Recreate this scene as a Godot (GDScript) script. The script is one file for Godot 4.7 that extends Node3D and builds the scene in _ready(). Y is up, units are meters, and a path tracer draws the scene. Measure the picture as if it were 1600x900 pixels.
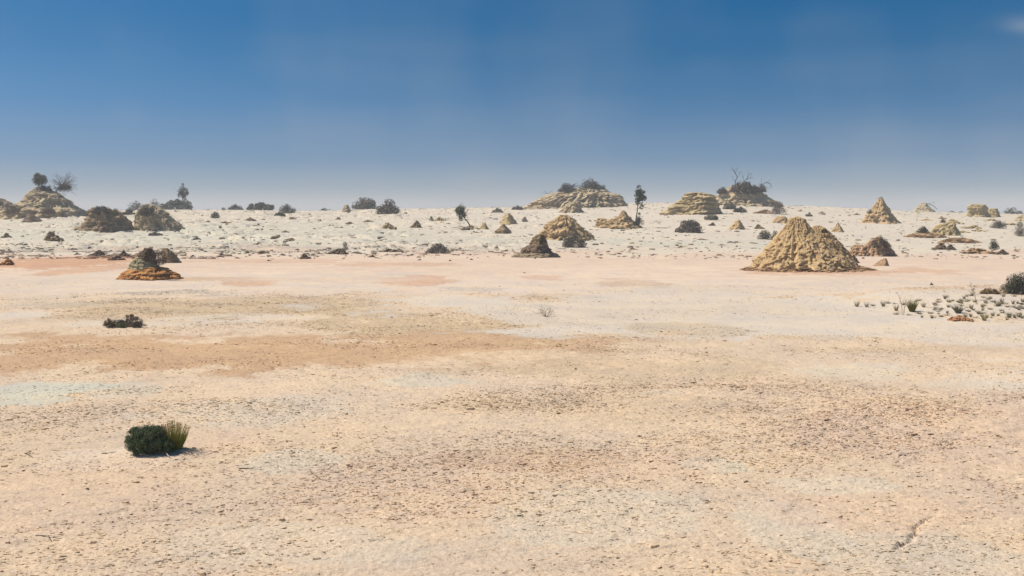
extends Node3D
# A wind-eroded lunette: clay pan in front, pale slope with residual mounds behind, dusty blue sky.

const MOUNDS := [
	["earth_mound","large eroded hill at far left carrying a round tree and a straggly tree","mound","",-94.95,-207.44,0.7,152,[["mound_body","pale",0.3,0.12,0.03,[[-0.29,-9.83,9.83],[1.0,-7.85,8.96],[1.9,-6.52,7.57],[2.8,-4.81,6.3],[3.83,-3.74,5.17],[4.73,-2.55,3.91],[5.5,-1.88,2.25],[6.02,-0.96,0.46]]]]],
	["earth_mound","brownish hump cut off by the left picture edge beside the tree hill","mound","",-107.98,-217.71,0.7,79,[["mound_body","brownpale",0.34,0.1,0.03,[[-0.13,-5.36,5.36],[1.36,-4.63,3.78],[2.44,-3.91,2.19],[3.25,-3.2,1.13],[3.79,-2.1,-0.07]]]]],
	["earth_mound","small brown pointed lump in front of the tree hill at far left","mound","",-89.05,-190.87,0.8,38,[["mound_body","brown",0.3,0.1,0.02,[[-0.1,-2.26,2.26],[0.38,-1.89,1.44],[0.97,-1.39,0.63],[1.45,-0.9,-0.19]]]]],
	["earth_mound","broad crumbling mound with scrubby flat top and a ledge on its left foot","mound","",-65.1,-164.12,0.7,89,[["mound_body","tanbrown",0.42,0.2,0.035,[[-0.2,-4.56,4.56],[0.31,-4.03,4.47],[0.83,-3.81,4.28],[1.54,-3.28,3.89],[2.36,-2.95,3.19],[3.17,-2.72,2.29],[3.58,-2.2,1.08]]],["foot_ledge","pale",0.3,0.1,0.03,[[-0.2,-5.58,2.61],[0.42,-5.15,-0.44],[0.83,-4.32,-1.46]]]]],
	["earth_mound","ridge shaped mound with steep left end and long fluted slope to the right","mound","",-56.84,-165.59,0.6,86,[["mound_body","pale",0.34,0.3,0.02,[[-0.16,-4.44,4.44],[0.35,-4.22,3.94],[1.28,-4.1,3.03],[2.31,-3.97,1.92],[3.14,-3.64,0.9],[3.86,-2.79,-0.21],[4.16,-2.17,-0.93]]]]],
	["terraced_mound","three tiered mound of orange clay base, grey green middle and dark cap","mound","",-23.21,-65.6,0.8,98,[["cap_tier","brown",0.35,0.1,0.03,[[1.34,-0.95,0.4],[1.71,-0.65,0.37],[1.96,-0.32,0.17]]],["middle_tier","greygreen",0.14,0.12,0.05,[[0.6,-1.42,0.72],[0.93,-1.29,0.52],[1.18,-1.16,0.36],[1.42,-0.91,0.16]]],["base_tier","orange",0.3,0.12,0.045,[[-0.1,-2.01,2.01],[0.07,-2.09,2.14],[0.27,-1.92,1.86],[0.48,-1.59,1.45],[0.68,-1.17,1.13]]]]],
	["earth_mound","brown jagged rock outcrop right behind the three tiered orange mound","mound","",-29.22,-88.31,0.6,30,[["mound_body","tanbrown",0.45,0.1,0.03,[[-0.05,-0.83,0.83],[0.2,-0.88,0.56],[0.59,-1.03,0.29],[0.92,-1.14,-0.03],[1.25,-0.91,-0.41]]]]],
	["terraced_mound","small mound like a hat with dark brim, standing left of the grey dome shrub","mound","",2.48,-100.46,0.8,73,[["top_knob","tanbrown",0.4,0.15,0.03,[[1.06,-0.85,1.1],[1.56,-0.66,0.97],[1.94,-0.47,0.84],[2.19,-0.1,0.59]]],["middle_tier","brown",0.25,0.1,0.05,[[0.3,-1.79,1.6],[0.87,-1.54,1.29],[1.18,-0.97,1.03]]],["base_ledge","brownpale",0.25,0.05,0.04,[[-0.07,-2.29,2.29],[0.12,-2.48,2.42],[0.37,-1.98,1.91]]]]],
	["earth_mound","rough cone shaped mound right behind the hat shaped mound and the dome shrub","mound","",7.55,-140.65,0.8,96,[["mound_body","tan",0.38,0.22,0.03,[[-0.21,-4.22,4.22],[0.14,-4.13,4.04],[0.75,-3.78,3.33],[1.46,-3.43,2.45],[1.98,-2.99,1.92],[2.51,-2.47,1.39],[3.03,-1.59,0.6],[3.38,-0.89,-0.19]]]]],
	["earth_mound","small pale mound directly in front of the wide shrub topped mesa","mound","",12.07,-209.38,0.7,45,[["mound_body","pale",0.4,0.2,0.03,[[-0.12,-2.94,2.94],[0.27,-2.55,2.67],[1.05,-1.9,2.15],[1.83,-1.12,2.14],[2.35,0.84,1.62]]]]],
	["earth_mound","wide pale mesa on the skyline topped by grey bushes","mound","",14.68,-235.55,0.6,170,[["mound_body","palehaze",0.26,0.16,0.03,[[-0.28,-12.48,12.48],[0.16,-11.6,11.74],[0.89,-10.57,11.44],[1.62,-9.1,10.99],[2.35,-7.34,10.55],[2.79,-6.61,9.67],[3.23,-4.71,8.05],[3.81,-1.78,6.58]]]]],
	["earth_mound","mound with a knob on its crest and a low left shoulder beside the tall tree","mound","",17.35,-165.48,0.7,76,[["mound_body","tan",0.34,0.22,0.03,[[-0.19,-3.92,3.92],[0.32,-3.41,3.51],[0.94,-2.69,2.68],[1.35,-2.08,1.95],[1.77,-0.63,1.74]]],["knob","tan",0.25,0.12,0.02,[[1.46,-0.53,1.85],[2.28,-0.02,1.22],[2.79,0.29,0.91]]],["shoulder","tan",0.4,0.2,0.03,[[-0.19,-4.13,0.21],[0.32,-3.93,-0.21],[1.04,-3.83,-1.04],[1.56,-3.62,-2.49]]]]],
	["earth_mound","flat topped layered mesa with horizontal ledges and a shaded right face","mound","",34.73,-198.6,0.55,105,[["mound_body","straw",0.14,0.14,0.075,[[-0.24,-6.5,6.5],[0.38,-5.76,6.24],[0.99,-4.78,5.86],[1.73,-3.8,5.48],[2.6,-2.82,4.97],[3.34,-2.08,4.47],[3.83,-1.6,3.84]]]]],
	["earth_mound","high skyline mound overgrown with scrub and dead branches","mound","",54.1,-237.58,0.6,121,[["mound_body","pale",0.28,0.16,0.03,[[-0.14,-8.96,8.96],[0.15,-8.22,8.36],[1.19,-7.64,7.01],[2.07,-7.06,5.66],[3.1,-5.89,3.87],[4.28,-4.14,2.07],[5.01,-2.37,0.29]]]]],
	["earth_mound","biggest nearest cone of fluted tan clay with an orange foot","mound","",22.33,-76.56,0.75,220,[["mound_body","tan",0.13,0.15,0.01,[[-0.01,-4.75,3.92],[0.32,-4.56,3.68],[0.8,-4.14,3.19],[1.28,-3.67,2.46],[2.0,-3.06,1.58],[2.71,-2.5,0.51],[3.14,-2.17,0.03],[3.57,-1.84,-0.32],[3.86,-1.66,-0.51],[4.0,-1.18,-0.85]]],["shoulder","tan",0.16,0.16,0.012,[[0.47,-1.02,3.43],[1.04,-0.79,3.09],[2.0,-0.52,2.3],[2.67,-0.35,1.61],[3.09,-0.11,1.13],[3.29,0.17,0.84]]],["foot_ledge","orangepale",0.12,0.06,0.05,[[-0.21,-5.27,5.27],[-0.01,-5.37,5.07],[0.18,-4.89,4.4]]]]],
	["earth_mound","steep pyramid mound with scrub on its tip standing against the skyline","mound","",64.24,-178.48,0.75,78,[["mound_body","tan",0.26,0.18,0.03,[[-0.21,-4.34,4.34],[0.13,-3.9,3.44],[0.57,-3.36,2.76],[1.35,-2.71,2.19],[2.24,-1.95,1.5],[3.12,-1.42,0.92],[3.79,-0.88,0.46],[4.23,-0.45,0.11]]]]],
	["earth_mound","low hazy mound with a nipple shaped top on the right skyline","mound","",104.37,-262,0.7,58,[["mound_body","palehaze",0.25,0.12,0.03,[[-0.66,-4.74,4.74],[-0.33,-3.44,4.24],[0.32,-2.15,3.57],[1.13,-1.52,2.56],[1.78,-0.72,1.73],[2.27,0.08,1.22]]]]],
	["earth_mound","tiny sharp cone standing alone right of the biggest cone","mound","",49.33,-155.41,0.8,25,[["mound_body","tan",0.25,0.25,0.02,[[-0.07,-1.21,1.21],[0.51,-0.84,0.81],[1.0,-0.36,0.41],[1.48,-0.08,0.11]]]]],
	["earth_mound","pinkish mound capped by dark scrub, right of the biggest cone","mound","",36.71,-103.57,0.75,74,[["mound_body","pinktan",0.28,0.22,0.02,[[-0.07,-2.4,2.4],[0.51,-1.96,2.06],[0.9,-1.64,1.66],[1.22,-1.13,1.39],[1.61,-0.49,0.99],[1.94,0.02,0.6]]],["shoulder","pinktan",0.35,0.15,0.03,[[-0.07,-2.85,-0.06],[0.45,-2.67,-0.34],[0.84,-2.48,-0.6],[1.1,-2.29,-1.13]]]]],
	["earth_mound","very small cone with a dark right face in front of the scrub capped mound","mound","",29.83,-82.79,0.8,30,[["mound_body","pinktan",0.3,0.15,0.02,[[-0.05,-0.78,0.78],[0.23,-0.47,0.67],[0.44,-0.17,0.56],[0.64,0.19,0.45]]]]],
	["earth_mound","straw coloured block shaped mesa near the right edge of the skyline","mound","",97.16,-214.04,0.6,44,[["mound_body","straw",0.16,0.2,0.06,[[-0.05,-2.94,2.94],[0.49,-2.55,2.52],[1.29,-2.31,2.09],[1.96,-2.46,2.2],[2.49,-2.08,1.65]]]]],
	["earth_mound","smaller block joined to the right end of the straw coloured mesa","mound","",101.59,-216.38,0.7,22,[["mound_body","straw",0.2,0.2,0.05,[[-0.05,-1.48,1.48],[0.36,-1.36,1.34],[1.17,-1.25,1.04],[1.71,-1.0,0.75]]]]],
	["earth_mound","yellowish wedge shaped mound behind a round dark green bush","mound","",63.87,-150.9,0.7,56,[["mound_body","straw",0.26,0.2,0.035,[[-0.12,-2.64,2.64],[0.54,-2.47,2.05],[1.1,-2.11,1.75],[1.57,-1.18,1.55],[1.95,0.5,1.16]]]]],
	["clay_ledge","low orange ledge at the foot of the yellowish wedge mound","ledge","",58.46,-144.83,0.5,71,[["ledge_slab","orangepale",0.22,0.05,0.05,[[-0.1,-3.21,3.21],[0.17,-3.13,3.02],[0.35,-2.77,2.47]]]]],
	["clay_ledge","longer pinkish ledge in front of the yellowish wedge mound","ledge","",58.47,-133.72,0.35,76,[["ledge_slab","orangepale",0.25,0.05,0.05,[[-0.07,-3.17,3.17],[0.27,-2.68,2.5],[0.52,-1.85,1.23]]]]],
	["earth_mound","small pale stump of clay left of two skyline bushes","mound","",-36.87,-228.37,0.8,16,[["mound_body","pale",0.3,0.15,0.04,[[-0.05,-1.14,1.14],[0.96,-0.7,0.87],[1.67,-0.41,0.45]]]]],
	["earth_mound","little tan cone between the leaning tree and the hat shaped mound","mound","",-0.61,-178.4,0.8,33,[["mound_body","straw",0.26,0.2,0.03,[[-0.09,-1.84,1.84],[0.68,-1.39,1.28],[1.35,-0.95,0.72],[1.9,-0.39,0.28]]]]],
	["earth_mound","tiny pale cone just right of the leaning tree","mound","",-4.58,-164.91,0.8,19,[["mound_body","straw",0.3,0.15,0.02,[[-0.05,-0.98,0.98],[0.56,-0.46,0.57],[1.08,-0.05,0.36]]]]],
	["earth_mound","flat capped brown rock below the little tan cone","mound","",-1.22,-155.95,0.8,25,[["mound_body","tanbrown",0.35,0.1,0.06,[[-0.06,-1.22,1.22],[0.42,-1.41,1.12],[0.81,-0.73,0.63],[1.39,-0.34,0.05]]]]],
	["earth_mound","small knobbly cone right of the grey brown dome shrub","mound","",35.17,-160.81,0.8,31,[["mound_body","tan",0.32,0.2,0.03,[[-0.09,-1.56,1.56],[0.41,-1.06,1.25],[0.91,-0.57,0.94],[1.41,-0.07,0.53]]]]],
	["earth_mound","tan outcrop peeping out behind the left shoulder of the biggest cone","mound","",45.81,-174.87,0.7,32,[["mound_body","tan",0.35,0.15,0.03,[[-0.09,-1.75,1.75],[0.57,-1.32,1.41],[1.11,-0.68,0.85]]]]],
	["earth_mound","pale mound cut by the right picture edge on the skyline","mound","",98.24,-196.89,0.7,40,[["mound_body","pale",0.3,0.15,0.03,[[-0.06,-2.46,2.46],[0.67,-1.74,1.69],[1.16,-1.02,0.69]]]]],
]
const ROCKS := [
	["clay_rock","tan wedge of clay below the broad crumbling mound","rock","",-62.58,-140.14,2.78,1.22,0.7,"tanbrown"],
	["clay_rock","low tan clod on the slope at the left picture edge","rock","",-72.63,-147.07,1.65,0.73,0.7,"tanbrown"],
	["clay_rock","smooth dark brown hump left of the three tiered mound","rock","",-42.23,-104.06,1.75,0.58,0.7,"brown"],
	["clay_rock","brown rock between the dark hump and the three tiered mound","rock","",-38.63,-102.25,1.27,0.57,0.7,"brown"],
	["clay_rock","low flat grey brown rock left of the three tiered mound","rock","",-36.26,-93.54,1.74,0.41,0.7,"brown"],
	["clay_rock","red clay block at the left picture edge above the pale sand","rock","",-41.35,-83.72,1.35,0.52,0.7,"orange"],
	["clay_rock","dark clod carrying a small upright bush","rock","",-18.37,-107.88,2.94,0.67,0.7,"brown"],
	["clay_rock","dark triangular clod left of the bush topped clod","rock","",-19.33,-96.11,1.14,0.48,0.7,"brown"],
	["clay_rock","sharp tan wedge on the pale slope below two skyline bushes","rock","",-19.91,-166.21,2.48,0.93,0.7,"straw"],
	["clay_rock","rounded tan lump left of the leaning tree","rock","",-15.9,-170.53,1.91,1.06,0.7,"tanbrown"],
	["clay_rock","long thin ledge of brown clay right of the bush topped clod","rock","",-12.96,-113.78,3.4,0.35,0.3,"tanbrown"],
	["clay_rock","orange brown slab left of the dark skyline bush","rock","",48.84,-200.65,3.74,0.75,0.7,"pinktan"],
	["clay_rock","dark purple brown block leaning on the right foot of the biggest cone","rock","",29.5,-88.11,0.82,0.71,0.7,"brown"],
	["clay_rock","pair of brown humps below the yellowish wedge mound","rock","",49.39,-118.16,2.06,0.81,0.7,"brown"],
	["clay_rock","smaller brown hump right of the pair below the wedge mound","rock","",50.42,-117.91,1.32,0.66,0.7,"brown"],
	["clay_rock","crumbling reddish heap with a small dark bush on it","rock","",50.17,-109.94,4.2,0.61,0.7,"pinktan"],
	["clay_rock","dark slab on the right end of the crumbling reddish heap","rock","",51.22,-107.4,1.6,0.53,0.7,"brown"],
	["clay_rock","flat red sandstone slab in front of the tufted bank","rock","",17.17,-38.87,0.91,0.19,0.9,"redrock"],
	["clay_rock","smaller red slab touching the flat red slab on its left","rock","",16.87,-39.11,0.39,0.15,0.9,"redrock"],
	["sand_hummock","low pale hummock of sand under the bushes in the left middle ground","hummock","",-14.03,-37.18,1.24,0.21,0.8,"pale"],
	["clay_rock","little dark clod alone on smooth sand above the tufted bank","rock","",24.39,-59.36,0.26,0.15,0.7,"brown"],
	["clay_rock","pale rubble heap left of the leaning tree","rock","",-13.2,-189.78,2.13,0.71,0.7,"straw"],
	["clay_rock","low tan mound of soil at the foot of the leaning tree","rock","",-6.87,-165.13,4.31,0.62,0.4,"pale"],
	["clay_rock","dark curved rock right of the grey brown dome shrub","rock","",32.84,-168.6,1.26,0.53,0.7,"brown"],
	["clay_rock","tan block left behind the biggest cone above two dark bushes","rock","",38.91,-161.3,1.71,0.8,0.7,"tanbrown"],
	["clay_rock","rubble ridge on the slope above the brown clod row in the left half","rock","",-17.94,-137.67,4.45,0.6,0.4,"tan"],
	["clay_clod","crumbly tan clod below and left of the long flat skyline dome","clod","clods on the pale far slope",-49.99,-196.44,2.69,0.86,0.7,"tanbrown"],
	["clay_clod","crumbly tan clod below the rounded skyline dome","clod","clods on the pale far slope",-42.5,-199.36,1.86,0.62,0.7,"tanbrown"],
	["clay_clod","crumbly tan clod below and left of the pale clay stump","clod","clods on the pale far slope",-33.31,-196.14,1.35,0.61,0.7,"tanbrown"],
	["clay_clod","crumbly tan clod below the long flat skyline dome","clod","clods on the pale far slope",-40.18,-164.27,1.33,0.61,0.7,"tanbrown"],
	["clay_clod","crumbly tan clod well left of the rounded skyline dome","clod","clods on the pale far slope",-44.21,-178.83,1.0,0.67,0.7,"tanbrown"],
	["clay_clod","crumbly tan clod well right of the low grey shrub beside the ridge mound","clod","clods on the pale far slope",-32.79,-131.87,1.8,0.49,0.7,"tanbrown"],
	["clay_clod","crumbly tan clod below and right of the small sage shrub","clod","clods on the pale far slope",-51.34,-183.69,2.29,0.46,0.7,"tanbrown"],
	["clay_clod","crumbly tan clod well right of the ridge shaped mound","clod","clods on the pale far slope",-41.48,-153.28,1.53,0.38,0.7,"tanbrown"],
	["clay_clod","crumbly tan clod below and left of the rounded skyline dome","clod","clods on the pale far slope",-33.72,-146.52,1.64,0.36,0.7,"tanbrown"],
	["clay_clod","crumbly tan clod above and left of the dark triangular clod","clod","clods on the pale far slope",-29.94,-137.69,2.05,0.43,0.7,"tanbrown"],
	["clay_clod","crumbly tan clod above and left of the bush topped clod","clod","clods on the pale far slope",-25.39,-135.96,1.35,0.34,0.7,"tanbrown"],
	["clay_clod","crumbly tan clod below the pale clay stump","clod","clods on the pale far slope",-28.23,-178.01,1.55,0.44,0.7,"tanbrown"],
	["clay_clod","crumbly tan clod below the pointed skyline dome","clod","clods on the pale far slope",-26.2,-187.4,2.1,0.47,0.7,"tanbrown"],
	["clay_clod","crumbly tan clod below and right of the long flat skyline dome","clod","clods on the pale far slope",-35.43,-160.31,1.2,0.4,0.7,"tanbrown"],
	["clay_clod","crumbly tan clod above the dark triangular clod","clod","clods on the pale far slope",-30.92,-155.4,1.74,0.39,0.7,"tanbrown"],
	["clay_clod","crumbly tan clod below the small sage shrub","clod","clods on the pale far slope",-46.32,-160.15,1.6,0.5,0.7,"tanbrown"],
	["clay_clod","crumbly tan clod below and left of the small sage shrub","clod","clods on the pale far slope",-56.28,-189.27,1.42,0.47,0.7,"tanbrown"],
	["clay_clod","crumbly tan clod close right of the lopsided dark dome","clod","clods on the pale far slope",-21.3,-201.79,2.51,0.5,0.7,"tanbrown"],
	["clay_clod","crumbly tan clod below and left of the brown dome shrub with orange foot","clod","clods on the pale far slope",20.4,-123.54,1.0,0.38,0.7,"tanbrown"],
	["clay_clod","crumbly tan clod below and right of the knobbed mound","clod","clods on the pale far slope",14.13,-119.41,1.12,0.3,0.7,"tanbrown"],
	["clay_clod","crumbly tan clod below and right of the brown dome shrub with orange foot","clod","clods on the pale far slope",26.06,-139.7,1.74,0.26,0.7,"tanbrown"],
	["clay_clod","crumbly tan clod below the knobbly cone","clod","clods on the pale far slope",29.22,-134.38,2.01,0.25,0.7,"tanbrown"],
	["clay_clod","crumbly tan clod below and left of the knobbly cone","clod","clods on the pale far slope",26.49,-128.89,1.12,0.24,0.7,"tanbrown"],
	["clay_clod","crumbly tan clod close left of the two dark bushes","clod","clods on the pale far slope",31.09,-131.44,1.31,0.25,0.7,"tanbrown"],
	["clay_clod","crumbly tan clod well left of the leaning tree","clod","clods on the pale far slope",-11.2,-179.98,1.35,0.34,0.7,"tanbrown"],
	["clay_clod","crumbly tan clod below and right of the rounded tan lump","clod","clods on the pale far slope",-13.33,-152.91,0.95,0.29,0.7,"tanbrown"],
	["clay_clod","crumbly tan clod below and right of the leaning tree","clod","clods on the pale far slope",-5.38,-156.99,1.17,0.29,0.7,"tanbrown"],
	["clay_clod","crumbly tan clod below and right of the left hill with two trees","clod","clods on the pale far slope",-79.38,-180.16,2.69,0.45,0.7,"tanbrown"],
	["clay_clod","crumbly tan clod well right of the left hill with two trees","clod","clods on the pale far slope",-79.02,-185.42,1.39,0.46,0.7,"tanbrown"],
	["clay_clod","crumbly tan clod well left of the tan wedge of clay","clod","clods on the pale far slope",-61.18,-127.68,1.43,0.32,0.7,"tanbrown"],
	["clay_clod","crumbly tan clod close right of the tiny grey crest bush","clod","clods on the pale far slope",61.68,-204.56,1.53,0.51,0.7,"tanbrown"],
	["clay_clod","crumbly tan clod well left of the pyramid mound","clod","clods on the pale far slope",67.9,-202.21,1.51,0.5,0.7,"tanbrown"],
	["clay_clod","crumbly tan clod above and left of the tiny grey crest bush","clod","clods on the pale far slope",59.56,-212.84,1.33,0.4,0.7,"tanbrown"],
	["clay_clod","small dark brown clod well left of the dark triangular clod","clod","dark clods along the foot of the slope",-29.05,-112.0,0.77,0.35,0.7,"brown"],
	["clay_clod","small dark brown clod well left of the bush topped clod","clod","dark clods along the foot of the slope",-26.85,-110.54,1.17,0.34,0.7,"brown"],
	["clay_clod","small dark brown clod below and right of the low grey shrub beside the ridge mound","clod","dark clods along the foot of the slope",-29.84,-105.43,0.79,0.33,0.7,"brown"],
	["clay_clod","small dark brown clod well left of the long thin ledge","clod","dark clods along the foot of the slope",-13.78,-100.54,0.94,0.31,0.7,"brown"],
	["clay_clod","small dark brown clod well right of the bush topped clod","clod","dark clods along the foot of the slope",-16.62,-108.98,1.36,0.27,0.7,"brown"],
	["clay_clod","small dark brown clod below and left of the rounded skyline dome","clod","dark clods along the foot of the slope",-23.66,-105.47,0.92,0.26,0.7,"brown"],
	["clay_clod","small dark brown clod close left of the bush topped clod","clod","dark clods along the foot of the slope",-20.35,-108.89,1.09,0.27,0.7,"brown"],
	["clay_clod","small dark brown clod above and left of the dark triangular clod","clod","dark clods along the foot of the slope",-24.83,-118.14,0.66,0.29,0.7,"brown"],
	["clay_clod","small dark brown clod well right of the low grey shrub beside the ridge mound","clod","dark clods along the foot of the slope",-26.12,-97.38,0.61,0.18,0.7,"brown"],
	["clay_clod","small dark brown clod below and right of the long flat skyline dome","clod","dark clods along the foot of the slope",-21.77,-91.78,0.52,0.17,0.7,"brown"],
	["clay_clod","small dark brown clod well right of the lone spiky shrub","clod","dark clods along the foot of the slope",-3.71,-94.42,0.35,0.18,0.7,"brown"],
	["clay_clod","small dark brown clod well left of the lone spiky shrub","clod","dark clods along the foot of the slope",-8.43,-93.07,0.41,0.17,0.7,"brown"],
	["clay_clod","small dark brown clod below and right of the lone spiky shrub","clod","dark clods along the foot of the slope",-5.5,-91.72,0.34,0.17,0.7,"brown"],
	["clay_clod","small dark brown clod below and left of the hat shaped mound","clod","dark clods along the foot of the slope",0.9,-72.06,0.22,0.13,0.7,"brown"],
	["clay_clod","small dark brown clod below the low grey shrub beside the ridge mound","clod","dark clods along the foot of the slope",-31.82,-102.03,0.64,0.25,0.7,"brown"],
	["clay_clod","small dark brown clod above and left of the three tiered mound","clod","dark clods along the foot of the slope",-32.13,-87.99,0.49,0.16,0.7,"brown"],
	["clay_clod","small dark brown clod close left of the dark brown hump","clod","dark clods along the foot of the slope",-45.42,-107.13,0.8,0.27,0.7,"brown"],
	["clay_clod","small dark brown clod below the leaning tree","clod","dark clods along the foot of the slope",-4.27,-105.27,0.33,0.2,0.7,"brown"],
	["clay_clod","small dark brown clod close right of the long thin ledge","clod","dark clods along the foot of the slope",-10.52,-105.38,0.66,0.2,0.7,"brown"],
	["clay_clod","small dark brown clod close left of the lone spiky shrub","clod","dark clods along the foot of the slope",-9.16,-108.71,0.61,0.2,0.7,"brown"],
	["clay_clod","low yellowish clod well left of the straw mesa","clod","rubble near the straw mesa",77.41,-178.3,2.88,0.55,0.7,"straw"],
	["clay_clod","low yellowish clod well left of the purplish shrub on rubble","clod","rubble near the straw mesa",74.36,-166.75,3.52,0.62,0.7,"straw"],
	["clay_clod","low yellowish clod close left of the purplish shrub on rubble","clod","rubble near the straw mesa",72.54,-159.02,2.57,0.49,0.7,"straw"],
	["clay_clod","low yellowish clod above and right of the wedge mound","clod","rubble near the straw mesa",79.82,-186.2,2.09,0.58,0.7,"straw"],
	["clay_clod","low yellowish clod close right of the wedge mound","clod","rubble near the straw mesa",68.23,-156.07,2.91,0.39,0.7,"straw"],
	["clay_clod","low yellowish clod close right of the straw mesa","clod","rubble near the straw mesa",88.94,-191.57,2.62,0.48,0.7,"straw"],
	["clay_clod","low yellowish clod close right of the purplish shrub on rubble","clod","rubble near the straw mesa",85.82,-177.52,3.31,0.44,0.7,"straw"],
	["clay_clod","low yellowish clod above and left of the wedge mound","clod","rubble near the straw mesa",75.02,-186.11,3.01,0.46,0.7,"straw"],
	["clay_clod","low yellowish clod above the wedge mound","clod","rubble near the straw mesa",81.77,-194.87,1.7,0.61,0.7,"straw"],
	["clay_clod","low yellowish clod below the straggly edge shrub","clod","rubble near the straw mesa",56.59,-114.87,0.72,0.36,0.7,"straw"],
	["clay_clod","low yellowish clod well left of the reddish heap","clod","rubble near the straw mesa",45.6,-103.63,0.52,0.19,0.7,"straw"],
]
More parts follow.
